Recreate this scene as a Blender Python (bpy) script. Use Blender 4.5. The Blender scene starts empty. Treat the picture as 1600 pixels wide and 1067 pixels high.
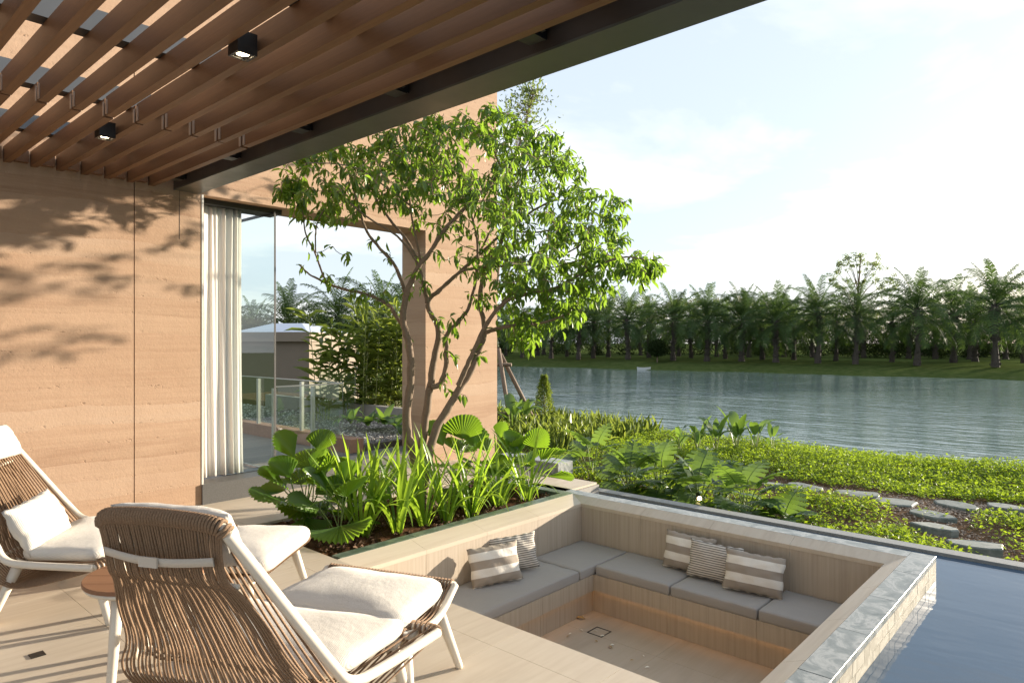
import bpy, bmesh, math, random
import numpy as np
from mathutils import Vector, Matrix

random.seed(7)
rng = np.random.default_rng(7)
R = math.radians
sc = bpy.context.scene
COL = sc.collection

# ------------------------------------------------------------------ camera
EYE = 1.5
AZ = R(42.0)                      # camera looks 42 degrees from +X towards +Y
CA, SA = math.cos(AZ), math.sin(AZ)
FPX, CPX, CPY = 1050.0, 800.0, 533.5
cam_d = bpy.data.cameras.new('camera')
cam_d.sensor_width = 36.0
cam_d.lens = 36.0 * FPX / 1600.0
cam_d.clip_start = 0.05
cam_d.clip_end = 4000.0
cam = bpy.data.objects.new('camera', cam_d)
cam.location = (0, 0, EYE)
cam.rotation_euler = (R(90), 0, AZ - R(90))
COL.objects.link(cam)
sc.camera = cam

# ------------------------------------------------------------------ world and sun
SUN_AZ, SUN_EL = R(-19.5), R(10.2)
SUN = Vector((math.cos(SUN_AZ) * math.cos(SUN_EL), math.sin(SUN_AZ) * math.cos(SUN_EL), math.sin(SUN_EL)))
world = bpy.data.worlds.new('World')
sc.world = world
world.use_nodes = True
wn, wl = world.node_tree.nodes, world.node_tree.links
wn.clear()
w_out = wn.new('ShaderNodeOutputWorld')
w_bg = wn.new('ShaderNodeBackground')
w_sky = wn.new('ShaderNodeTexSky')
w_sky.sky_type = 'NISHITA'
w_sky.sun_disc = False
w_sky.sun_elevation = SUN_EL
w_sky.sun_rotation = math.atan2(SUN.x, SUN.y)
w_sky.air_density = 1.0
w_sky.dust_density = 1.2
w_sky.ozone_density = 1.6
w_bg.inputs['Strength'].default_value = 0.15
w_tc = wn.new('ShaderNodeTexCoord')
w_sep = wn.new('ShaderNodeSeparateXYZ')
wl.new(w_tc.outputs['Generated'], w_sep.inputs[0])
def wmath(op, a, b=None):
    n = wn.new('ShaderNodeMath'); n.operation = op
    for i, v in enumerate((a, b)):
        if v is None: continue
        if isinstance(v, (int, float)): n.inputs[i].default_value = v
        else: wl.new(v, n.inputs[i])
    return n.outputs[0]
zz = wmath('ADD', wmath('MAXIMUM', w_sep.outputs[2], 0.0), 0.16)
w_cmb = wn.new('ShaderNodeCombineXYZ')
wl.new(wmath('DIVIDE', w_sep.outputs[0], zz), w_cmb.inputs[0])
wl.new(wmath('DIVIDE', w_sep.outputs[1], zz), w_cmb.inputs[1])
w_noise = wn.new('ShaderNodeTexNoise')
w_noise.inputs['Scale'].default_value = 1.1
w_noise.inputs['Detail'].default_value = 9.0
w_noise.inputs['Roughness'].default_value = 0.55
w_noise.inputs['Distortion'].default_value = 0.35
wl.new(w_cmb.outputs[0], w_noise.inputs['Vector'])
w_ramp = wn.new('ShaderNodeValToRGB')
w_ramp.color_ramp.elements[0].position = 0.46
w_ramp.color_ramp.elements[1].position = 0.60
wl.new(w_noise.outputs[0], w_ramp.inputs[0])
w_mix = wn.new('ShaderNodeMix'); w_mix.data_type = 'RGBA'
w_veil = wn.new('ShaderNodeMix'); w_veil.data_type = 'RGBA'
wl.new(w_ramp.outputs[0], w_veil.inputs[0])
w_veil.inputs[6].default_value = (2.0, 2.22, 2.55, 1)
w_veil.inputs[7].default_value = (2.85, 2.9, 2.95, 1)
w_mix.inputs[0].default_value = 0.84
wl.new(w_sky.outputs[0], w_mix.inputs[6])
wl.new(w_veil.outputs[2], w_mix.inputs[7])
wl.new(w_mix.outputs[2], w_bg.inputs['Color'])
wl.new(w_bg.outputs[0], w_out.inputs['Surface'])

sun_d = bpy.data.lights.new('sun', 'SUN')
sun_d.energy = 5.0
sun_d.angle = R(0.8)
sun_d.color = (1.0, 0.87, 0.70)
sun = bpy.data.objects.new('sun', sun_d)
sun.rotation_euler = (-SUN).to_track_quat('-Z', 'Y').to_euler()
sun.location = SUN * 60
COL.objects.link(sun)

sc.view_settings.view_transform = 'Standard'
sc.view_settings.look = 'None'
sc.view_settings.gamma = 1.0
sc.view_settings.exposure = 1.44
sc.cycles.use_denoising = True
sc.cycles.max_bounces = 8
sc.cycles.diffuse_bounces = 4
sc.cycles.glossy_bounces = 4
sc.cycles.transmission_bounces = 8
sc.cycles.transparent_max_bounces = 12
sc.cycles.sample_clamp_indirect = 6.0
sc.cycles.caustics_reflective = False
sc.cycles.caustics_refractive = False

# ------------------------------------------------------------------ measuring helpers
def at(px, py, Z):
    """the point seen at photo pixel (px, py), Z metres in front of the camera"""
    l = (px - CPX) / FPX * Z
    return Vector((Z * CA + l * SA, Z * SA - l * CA, EYE - (py - CPY) / FPX * Z))

def ground(px, py, z):
    return at(px, py, FPX * (EYE - z) / (py - CPY))

ORD = ['first', 'second', 'third', 'fourth', 'fifth', 'sixth', 'seventh', 'eighth', 'ninth', 'tenth', 'eleventh',
       'twelfth', 'thirteenth', 'fourteenth', 'fifteenth', 'sixteenth', 'seventeenth', 'eighteenth', 'nineteenth', 'twentieth']

# ------------------------------------------------------------------ material helpers
class NT:
    def __init__(self, name):
        self.m = bpy.data.materials.new(name)
        self.m.use_nodes = True
        self.t = self.m.node_tree
        self.n, self.l = self.t.nodes, self.t.links
        self.n.clear()
        self.out = self.n.new('ShaderNodeOutputMaterial')
        self.b = self.n.new('ShaderNodeBsdfPrincipled')
        self.l.new(self.b.outputs[0], self.out.inputs['Surface'])
        self._tc = None
    def set(self, **k):
        for a, v in k.items():
            s = self.b.inputs[a.replace('_', ' ')]
            if hasattr(v, 'is_linked') or isinstance(v, bpy.types.NodeSocket): self.l.new(v, s)
            else: s.default_value = v
        return self
    def coord(self, kind='Object', scale=(1, 1, 1), rot=(0, 0, 0)):
        if kind == 'World':
            src = self.n.new('ShaderNodeNewGeometry').outputs['Position']
        else:
            if not self._tc: self._tc = self.n.new('ShaderNodeTexCoord')
            src = self._tc.outputs[kind]
        mp = self.n.new('ShaderNodeMapping')
        mp.inputs['Scale'].default_value = scale
        mp.inputs['Rotation'].default_value = rot
        self.l.new(src, mp.inputs['Vector'])
        return mp.outputs[0]
    def noise(self, vec, scale=5, detail=4, rough=0.55, dist=0.0):
        n = self.n.new('ShaderNodeTexNoise')
        self.l.new(vec, n.inputs['Vector'])
        n.inputs['Scale'].default_value = scale
        n.inputs['Detail'].default_value = detail
        n.inputs['Roughness'].default_value = rough
        n.inputs['Distortion'].default_value = dist
        return n.outputs[0]
    def voronoi(self, vec, scale=5, feature='F1', out=0):
        n = self.n.new('ShaderNodeTexVoronoi'); n.feature = feature
        self.l.new(vec, n.inputs['Vector']); n.inputs['Scale'].default_value = scale
        return n.outputs[out]
    def math(self, op, a, b=None, c=None):
        n = self.n.new('ShaderNodeMath'); n.operation = op
        for i, v in enumerate((a, b, c)):
            if v is None: continue
            if isinstance(v, (int, float)): n.inputs[i].default_value = v
            else: self.l.new(v, n.inputs[i])
        return n.outputs[0]
    def ramp(self, fac, stops, interp='LINEAR'):
        n = self.n.new('ShaderNodeValToRGB')
        cr = n.color_ramp; cr.interpolation = interp
        while len(cr.elements) < len(stops): cr.elements.new(0.5)
        for e, (p, c) in zip(cr.elements, stops):
            e.position = p
            e.color = (c, c, c, 1) if isinstance(c, (int, float)) else (c[0], c[1], c[2], 1)
        self.l.new(fac, n.inputs[0])
        return n.outputs[0]
    def mix(self, fac, a, b, mode='MIX'):
        n = self.n.new('ShaderNodeMix'); n.data_type = 'RGBA'; n.blend_type = mode
        for i, v in ((0, fac), (6, a), (7, b)):
            if isinstance(v, (int, float)): n.inputs[i].default_value = v
            elif isinstance(v, tuple): n.inputs[i].default_value = (v[0], v[1], v[2], 1)
            else: self.l.new(v, n.inputs[i])
        return n.outputs[2]
    def bump(self, h, strength=0.3, dist=0.01, prev=None):
        n = self.n.new('ShaderNodeBump')
        n.inputs['Strength'].default_value = strength
        n.inputs['Distance'].default_value = dist
        self.l.new(h, n.inputs['Height'])
        if prev is not None: self.l.new(prev, n.inputs['Normal'])
        self.l.new(n.outputs[0], self.b.inputs['Normal'])
        return n.outputs[0]
    def attr(self, name='tint'):
        n = self.n.new('ShaderNodeAttribute'); n.attribute_name = name
        return n.outputs['Fac']
    def sepz(self, vec, i=2):
        n = self.n.new('ShaderNodeSeparateXYZ'); self.l.new(vec, n.inputs[0]); return n.outputs[i]
    def rand(self):
        return self.n.new('ShaderNodeObjectInfo').outputs['Random']

M = {}
def plain(name, col, rough=0.5, metal=0.0, nscale=40, amount=0.12, bump=0.0):
    t = NT(name)
    v = t.coord('World')
    n = t.noise(v, nscale, 4)
    c = t.mix(n, tuple(x * (1 - amount) for x in col), tuple(min(1, x * (1 + amount)) for x in col))
    t.set(Base_Color=c, Roughness=t.ramp(t.noise(v, nscale * .6, 3), [(0.3, max(0, rough - .07)), (0.7, min(1, rough + .07))]), Metallic=metal)
    if bump: t.bump(t.noise(v, nscale * 4, 3), bump, 0.003)
    M[name] = t.m
    return t

# rammed earth: horizontal lifts with wavy borders, each of its own tone, pitted along the joints
def make_earth():
    t = NT('rammed_earth')
    v = t.coord('World')
    warp = t.noise(t.coord('World', (0.55, 0.55, 0.2)), 1.6, 4, 0.6)
    warp2 = t.noise(t.coord('World', (1.4, 1.4, 3)), 3.0, 4, 0.6)
    z = t.math('ADD', t.sepz(v), t.math('MULTIPLY', warp, 0.16))
    z = t.math('ADD', z, t.math('MULTIPLY', warp2, 0.035))
    lay = t.math('MULTIPLY', z, 6.6)
    idx = t.math('FLOOR', lay)
    fr = t.math('FRACT', lay)
    wn_ = t.n.new('ShaderNodeTexWhiteNoise'); wn_.noise_dimensions = '1D'
    t.l.new(idx, wn_.inputs['W'])
    tone = t.ramp(wn_.outputs[0], [(0, (0.324, 0.200, 0.126)), (.35, (0.427, 0.288, 0.192)), (.7, (0.378, 0.243, 0.158)), (1, (0.495, 0.365, 0.266))])
    fine = t.noise(t.coord('World', (0.5, 0.5, 12)), 3.0, 7, 0.7)
    tone = t.mix(t.ramp(fine, [(.3, 0.0), (.75, 1.0)]), tone, (0.477, 0.333, 0.225))
    grain = t.noise(v, 55, 5, 0.7)
    tone = t.mix(t.math('MULTIPLY', grain, 0.35), tone, (0.324, 0.194, 0.117))
    blot = t.noise(v, 1.7, 3, .5)
    tone = t.mix(t.ramp(blot, [(.45, 0.0), (.8, .45)]), tone, (0.360, 0.221, 0.135))
    # pits cluster in the loose foot of each lift
    pitn = t.noise(t.coord('World', (1, 1, 1.6)), 26, 3, 0.6)
    pmask = t.ramp(fr, [(0.0, 1.0), (0.10, 0.8), (0.24, 0.0)])
    patch = t.ramp(t.noise(v, 2.4, 2), [(.46, 0.0), (.64, 1.0)])
    pit = t.math('MULTIPLY', t.math('MULTIPLY', t.ramp(pitn, [(.585, 0.0), (.68, 1.0)]), pmask), patch)
    tone = t.mix(t.math('MULTIPLY', pit, .5), tone, (.20, .11, .06))
    t.set(Base_Color=tone, Roughness=0.9)
    edge = t.math('MULTIPLY', t.ramp(fr, [(0.0, 0.0), (0.16, 1.0), (0.8, 0.85), (1.0, 0.0)]), t.ramp(t.noise(v, 1.9, 2), [(.35, .15), (.7, 1.0)]))
    h = t.math('ADD', t.math('MULTIPLY', edge, 0.30), t.math('MULTIPLY', grain, 0.42))
    h = t.math('SUBTRACT', h, t.math('MULTIPLY', pit, 1.3))
    h = t.math('ADD', h, t.math('MULTIPLY', t.noise(v, 6, 4), 0.5))
    t.bump(h, 0.5, 0.011)
    M['earth'] = t.m
make_earth()

def make_tile(name, k):
    t = NT(name)
    v = t.coord('World', (0.55, 5.5, 3))
    n1 = t.noise(v, 2.2, 6, 0.6, .4)
    n2 = t.noise(t.coord('World', (2, 22, 8)), 2.0, 4, .6)
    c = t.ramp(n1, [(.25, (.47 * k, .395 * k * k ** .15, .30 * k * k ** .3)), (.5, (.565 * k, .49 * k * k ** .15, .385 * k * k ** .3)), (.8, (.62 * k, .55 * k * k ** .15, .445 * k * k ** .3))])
    c = t.mix(t.math('MULTIPLY', n2, .35), c, (.42, .345, .26))
    r = t.rand()
    c = t.mix(t.math('MULTIPLY', r, .25), c, (.50, .42, .32))
    st = t.ramp(t.noise(t.coord('World'), 1.3, 5, .65), [(.5, 0.0), (.8, .3)])
    c = t.mix(st, c, (.36, .30, .235))
    t.set(Base_Color=c, Roughness=t.ramp(n2, [(.3, .42), (.7, .58)]))
    t.bump(n2, .12, .004)
    M[name] = t.m
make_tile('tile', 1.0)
make_tile('pit_floor', .76)  # stained darker stone, with the light strips' warm glow put into the colour

def make_panel(name, axis):
    """vertically veined stone of the pit: the veins run up and down"""
    t = NT(name)
    sc3 = (26, 26, .55)
    n1 = t.noise(t.coord('World', sc3), 2.0, 5, .6, .15)
    n2 = t.noise(t.coord('World', (70, 70, 1.4)), 1.6, 3, .6)
    n3 = t.noise(t.coord('World', (3, 3, .5)), 1.5, 3)
    c = t.ramp(n1, [(.25, (.36, .295, .22)), (.5, (.46, .39, .30)), (.78, (.53, .46, .365))])
    c = t.mix(t.math('MULTIPLY', n2, .45), c, (.36, .285, .21))
    c = t.mix(t.math('MULTIPLY', n3, .3), c, (.40, .335, .27))
    t.set(Base_Color=c, Roughness=.55)
    t.bump(t.math('ADD', n1, n2), .22, .004)
    M[name] = t.m
make_panel('panel', 0)

def make_slate(name, dark, mid, light, rough):
    t = NT(name)
    v = t.coord('World')
    r = t.rand()
    vv = t.n.new('ShaderNodeVectorMath'); vv.operation = 'ADD'
    t.l.new(v, vv.inputs[0])
    cb = t.n.new('ShaderNodeCombineXYZ')
    t.l.new(t.math('MULTIPLY', r, 9.0), cb.inputs[0]); t.l.new(t.math('MULTIPLY', r, 5.0), cb.inputs[1])
    t.l.new(cb.outputs[0], vv.inputs[1])
    n1 = t.noise(vv.outputs[0], 5.5, 6, .6, 1.6)
    n2 = t.noise(v, 40, 4, .6)
    c = t.ramp(n1, [(.30, dark), (.48, mid), (.56, light), (.62, mid), (.75, light)])
    c = t.mix(t.math('MULTIPLY', n2, .35), c, dark)
    t.set(Base_Color=c, Roughness=rough)
    t.bump(t.math('ADD', n1, t.math('MULTIPLY', n2, .5)), .25, .006)
    M[name] = t.m
make_slate('slate', (.13, .15, .145), (.245, .265, .255), (.40, .41, .395), .36)
make_slate('slate_green', (.055, .085, .06), (.11, .15, .11), (.20, .235, .18), .4)
make_slate('step_stone', (.10, .125, .115), (.17, .195, .18), (.235, .25, .23), .7)
make_slate('mosaic', (.34, .31, .24), (.50, .46, .37), (.62, .58, .48), .4)

def make_wood(name, a, b, scale, rough=.5):
    t = NT(name)
    r = t.rand()
    n1 = t.noise(t.coord('Object', scale), 3.0, 6, .6, .6)
    n2 = t.noise(t.coord('Object', tuple(s * 5 for s in scale)), 4.0, 3, .6)
    c = t.mix(t.ramp(n1, [(.25, 0.0), (.75, 1.0)]), a, b)
    c = t.mix(t.math('MULTIPLY', n2, .4), c, tuple(x * .6 for x in a))
    c = t.mix(t.math('MULTIPLY', r, .55), c, tuple(x * .62 for x in a))
    t.set(Base_Color=c, Roughness=rough)
    t.bump(n2, .15, .003)
    M[name] = t.m
make_wood('slat_wood', (.165, .075, .030), (.255, .125, .052), (20, .7, 20), .5)
make_wood('table_wood', (.26, .12, .06), (.36, .18, .09), (1.2, 16, 16), .45)
make_wood('deck_wood', (.24, .21, .18), (.33, .29, .25), (1.0, 18, 18), .65)
make_wood('stake_wood', (.16, .11, .075), (.26, .19, .13), (8, 8, 1.5), .8)

plain('black_metal', (.018, .017, .016), .4, 0.0)
plain('beam_metal', (.125, .125, .105), .36, .35, 6, .08)
plain('cross_metal', (.10, .105, .11), .35, .5, 9, .1)
plain('recess_metal', (.075, .06, .05), .5, .1, 10)
plain('clip_metal', (.46, .36, .28), .45, .4)
plain('cream_frame', (.66, .60, .50), .38, 0.0, 30, .03)
plain('plate_white', (.62, .60, .55), .5)
plain('steel', (.55, .53, .49), .42, .6, 5, .04)
plain('granite', (.085, .083, .08), .55, 0, 120, .6, .15)
plain('terracotta', (.36, .20, .13), .8, 0, 25, .2, .2)
plain('render_wall', (.20, .16, .12), .85, 0, 3, .08, .1)
plain('render_wall_pale', (.24, .195, .15), .85, 0, 3, .06, .1)
plain('metal_roof', (.42, .47, .56), .35, .3, 2, .05)
plain('kerb_stone', (.30, .28, .25), .8, 0, 20, .2, .2)
plain('pool_rim', (.23, .235, .225), .5, 0, 30, .3, .2)
plain('pool_inside', (.02, .03, .045), .4)
plain('bark', (.20, .145, .10), .9, 0, 45, .35, .6)
plain('twig', (.21, .15, .095), .9, 0, 45, .25)
plain('palm_bark', (.07, .057, .045), .95, 0, 8, .45, .8)
plain('stem_green', (.13, .2, .05), .55, 0, 30, .2)
plain('stem_pale', (.30, .34, .13), .5, 0, 30, .2)
plain('petal', (.8, .77, .66), .5, 0, 60, .05)
plain('dry_leaf', (.36, .235, .09), .8, 0, 60, .3)
plain('log_bark', (.15, .10, .065), .95, 0, 40, .4, .7)
plain('log_cut', (.50, .30, .14), .8, 0, 60, .2)
plain('boat_paint', (.6, .6, .58), .5, 0, 10, .1)

def make_rope():
    t = NT('rope')
    n1 = t.noise(t.coord('Object'), 260, 3, .6)
    n2 = t.noise(t.coord('Object'), 14, 3, .6)
    c = t.mix(t.ramp(n1, [(.35, 0.0), (.7, 1.0)]), (.15, .088, .048), (.30, .195, .115))
    c = t.mix(t.math('MULTIPLY', n2, .35), c, (.25, .16, .095))
    t.set(Base_Color=c, Roughness=.85)
    t.bump(n1, .5, .003)
    M['rope'] = t.m
make_rope()

def make_fabric(name, col, rib=None, rough=.9):
    t = NT(name)
    v = t.coord('Object')
    n1 = t.noise(v, 300, 2, .6)
    n2 = t.noise(v, 9, 4, .6)
    c = t.mix(t.math('MULTIPLY', n1, .5), col, tuple(x * .82 for x in col))
    c = t.mix(t.math('MULTIPLY', n2, .3), c, tuple(x * .9 for x in col))
    t.set(Base_Color=c, Roughness=rough)
    t.b.inputs['Sheen Weight'].default_value = .15
    h = n1
    if rib:
        w = t.math('SINE', t.math('MULTIPLY', t.sepz(v, 1), rib))
        h = t.math('ADD', t.math('MULTIPLY', w, .6), n1)
    nb = t.bump(h, .3, .002)
    t.bump(n2, .25, .02, nb)
    M[name] = t.m
make_fabric('cream_fabric', (.64, .60, .53), 1100)
make_fabric('grey_fabric', (.34, .322, .30))
make_fabric('grey_edge', (.27, .235, .195))
make_fabric('strap', (.55, .49, .41))

def make_stripe(name, kind):
    t = NT(name)
    v = t.coord('Object')
    y = t.math('ADD', t.sepz(v, 2), t.math('MULTIPLY', t.noise(v, 6, 2), .008))
    if kind == 'wide':
        f = t.math('FRACT', t.math('ADD', t.math('MULTIPLY', y, 1 / .122), .61))
        m = t.ramp(f, [(0, 0.0), (.49, 0.0), (.51, 1.0), (.985, 1.0)], 'LINEAR')
        c = t.mix(m, (.80, .76, .68), (.33, .28, .225))
    else:
        f = t.math('FRACT', t.math('MULTIPLY', y, 1 / .0175))
        m = t.ramp(f, [(0, 0.0), (.52, 0.0), (.62, 1.0), (.9, 1.0), (1.0, 0.0)])
        c = t.mix(m, (.62, .575, .50), (.10, .085, .075))
    n1 = t.noise(v, 260, 2)
    c = t.mix(t.math('MULTIPLY', n1, .25), c, (.30, .27, .23))
    t.set(Base_Color=c, Roughness=.9)
    nb = t.bump(n1, .3, .002)
    t.bump(t.noise(v, 11, 4, .6), .35, .02, nb)
    M[name] = t.m
make_stripe('wide_stripe', 'wide')
make_stripe('fine_stripe', 'fine')

def make_leaf(name, dark, light, back, trans=.4, rough=.42, noise_scale=1.2, use_attr=True, spec=.5):
    t = NT(name)
    n = t.noise(t.coord('World'), noise_scale, 3)
    f = t.attr('tint') if use_attr else t.rand()
    f = t.math('ADD', t.math('MULTIPLY', f, .75), t.math('MULTIPLY', n, .25))
    c = t.mix(f, dark, light)
    t.set(Base_Color=c, Roughness=rough, Specular_IOR_Level=spec)
    tr = t.n.new('ShaderNodeBsdfTranslucent')
    t.l.new(t.mix(f, tuple(x * .8 for x in back), back), tr.inputs['Color'])
    mx = t.n.new('ShaderNodeMixShader'); mx.inputs[0].default_value = trans
    t.l.new(t.b.outputs[0], mx.inputs[1]); t.l.new(tr.outputs[0], mx.inputs[2])
    t.l.new(mx.outputs[0], t.out.inputs['Surface'])
    M[name] = t.m
make_leaf('tree_leaf', (.018, .056, .012), (.105, .19, .028), (.34, .55, .045), .45, .34)
make_leaf('fine_leaf', (.07, .11, .03), (.15, .20, .06), (.28, .36, .08), .4)
make_leaf('cover_leaf', (.075, .15, .010), (.175, .265, .018), (.40, .55, .03), .42, .6)
make_leaf('lily_leaf', (.08, .175, .016), (.20, .33, .035), (.46, .68, .05), .48, .4, 3, False)
make_leaf('fan_leaf', (.038, .10, .014), (.095, .19, .022), (.30, .50, .03), .42, .36, 2, False)
make_leaf('split_leaf', (.032, .08, .022), (.08, .145, .035), (.26, .42, .05), .36, .42, 2, False)
make_leaf('ginger_leaf', (.055, .10, .02), (.16, .22, .045), (.34, .42, .06), .4, .38)
make_leaf('palm_leaf', (.026, .058, .016), (.066, .115, .030), (.12, .20, .035), .28, .6, .05, False, .3)
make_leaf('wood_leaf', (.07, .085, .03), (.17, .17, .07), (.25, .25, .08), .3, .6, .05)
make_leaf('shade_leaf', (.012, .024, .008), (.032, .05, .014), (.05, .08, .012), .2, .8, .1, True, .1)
make_leaf('cone_leaf', (.08, .13, .025), (.19, .25, .05), (.30, .38, .05), .35, .5, 2)

def make_soil(name, cols, scale, rough=.95, bump=.8, dist=.02):
    t = NT(name)
    v = t.coord('World')
    n1 = t.noise(v, scale, 6, .7)
    n2 = t.noise(v, scale * .12, 3, .6)
    c = t.ramp(n1, [(.25, cols[0]), (.5, cols[1]), (.8, cols[2])])
    c = t.mix(t.math('MULTIPLY', n2, .4), c, cols[1])
    t.set(Base_Color=c, Roughness=rough)
    t.b.inputs['Specular IOR Level'].default_value = 0.0
    t.bump(n1, bump, dist)
    M[name] = t.m
make_soil('mulch', ((.03, .016, .009), (.075, .04, .022), (.14, .08, .045)), 30)
make_soil('garden_soil', ((.06, .038, .024), (.12, .08, .052), (.19, .14, .10)), 28)
make_soil('gravel', ((.06, .055, .05), (.19, .175, .155), (.38, .36, .33)), 45)
make_soil('bank_grass', ((.035, .055, .018), (.065, .09, .027), (.11, .12, .05)), .9, .95, .4, .1)
make_soil('lake_bed', ((.03, .04, .03), (.05, .06, .04), (.07, .08, .05)), .5)

def make_water(name, col, rough, waves):
    t = NT(name)
    t.set(Base_Color=col, Roughness=rough, IOR=1.333)
    h = None
    for (sx, sy, rot, scale, det, amp) in waves:
        n = t.noise(t.coord('World', (sx, sy, 1), (0, 0, rot)), scale, det, .55, .4)
        v = t.math('MULTIPLY', n, amp)
        h = v if h is None else t.math('ADD', h, v)
    gust = t.ramp(t.noise(t.coord('World', (1, .4, 1), (0, 0, R(42))), .05 if 'lake' in name else .3, 3), [(.35, .45), (.65, 1.0)])
    t.bump(t.math('MULTIPLY', h, gust), 1.0, 1.0)
    M[name] = t.m
make_water('lake_water', (.165, .225, .22, 1), .05, [(1, .4, R(42), .45, 2, .10), (1, .3, R(40), 1.5, 3, .10), (1, .4, R(48), 4.5, 2, .016)])
make_water('pool_water', (.05, .088, .14, 1), .02, [(1, .3, R(60), 2.0, 3, .008), (1, .5, R(20), 7.0, 2, .0016)])

def make_glass():
    t = NT('glass')
    t.set(Base_Color=(.86, .93, .90, 1), Roughness=0.0, IOR=1.45)
    t.b.inputs['Transmission Weight'].default_value = 1.0
    tr = t.n.new('ShaderNodeBsdfTransparent'); tr.inputs[0].default_value = (.90, .95, .93, 1)
    gl = t.n.new('ShaderNodeBsdfGlossy'); gl.inputs['Roughness'].default_value = 0.0
    fr = t.n.new('ShaderNodeFresnel'); fr.inputs[0].default_value = 1.5
    mx = t.n.new('ShaderNodeMixShader')
    bf = t.n.new('ShaderNodeNewGeometry')
    t.l.new(t.math('MULTIPLY', t.math('ADD', t.math('MULTIPLY', fr.outputs[0], 1.5), .03), t.math('SUBTRACT', 1.0, bf.outputs['Backfacing'])), mx.inputs[0])
    t.l.new(tr.outputs[0], mx.inputs[1]); t.l.new(gl.outputs[0], mx.inputs[2])
    t.l.new(mx.outputs[0], t.out.inputs['Surface'])
    M['glass'] = t.m
make_glass()

def make_curtain():
    t = NT('curtain')
    v = t.coord('Object')
    n = t.noise(v, 220, 2)
    t.set(Base_Color=t.mix(n, (.90, .885, .85), (.84, .825, .79)), Roughness=.9)
    tr = t.n.new('ShaderNodeBsdfTranslucent'); tr.inputs[0].default_value = (.92, .90, .86, 1)
    mx = t.n.new('ShaderNodeMixShader'); mx.inputs[0].default_value = .5
    t.l.new(t.b.outputs[0], mx.inputs[1]); t.l.new(tr.outputs[0], mx.inputs[2])
    t.l.new(mx.outputs[0], t.out.inputs['Surface'])
    M['curtain'] = t.m
make_curtain()

def emit(name, col, s):
    t = NT(name)
    t.set(Base_Color=(.8, .7, .5, 1))
    t.b.inputs['Emission Color'].default_value = (*col, 1)
    t.b.inputs['Emission Strength'].default_value = s
    M[name] = t.m
emit('led', (1.0, .52, .20), 2.6)
emit('lamp', (1.0, .80, .52), 9.0)
emit('garden_lamp', (1.0, .72, .35), 10.0)

# ------------------------------------------------------------------ mesh helpers
def link(o, parent=None):
    COL.objects.link(o)
    if parent is not None: o.parent = parent
    return o

def tag(o, label=None, cat=None, group=None, kind=None):
    if label: o['label'] = label
    if cat: o['category'] = cat
    if group: o['group'] = group
    if kind: o['kind'] = kind
    return o

def empty(name, loc=(0, 0, 0), rz=0.0):
    o = bpy.data.objects.new(name, None)
    o.location = loc; o.rotation_euler = (0, 0, rz)
    o.empty_display_size = .1
    return link(o)

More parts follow.
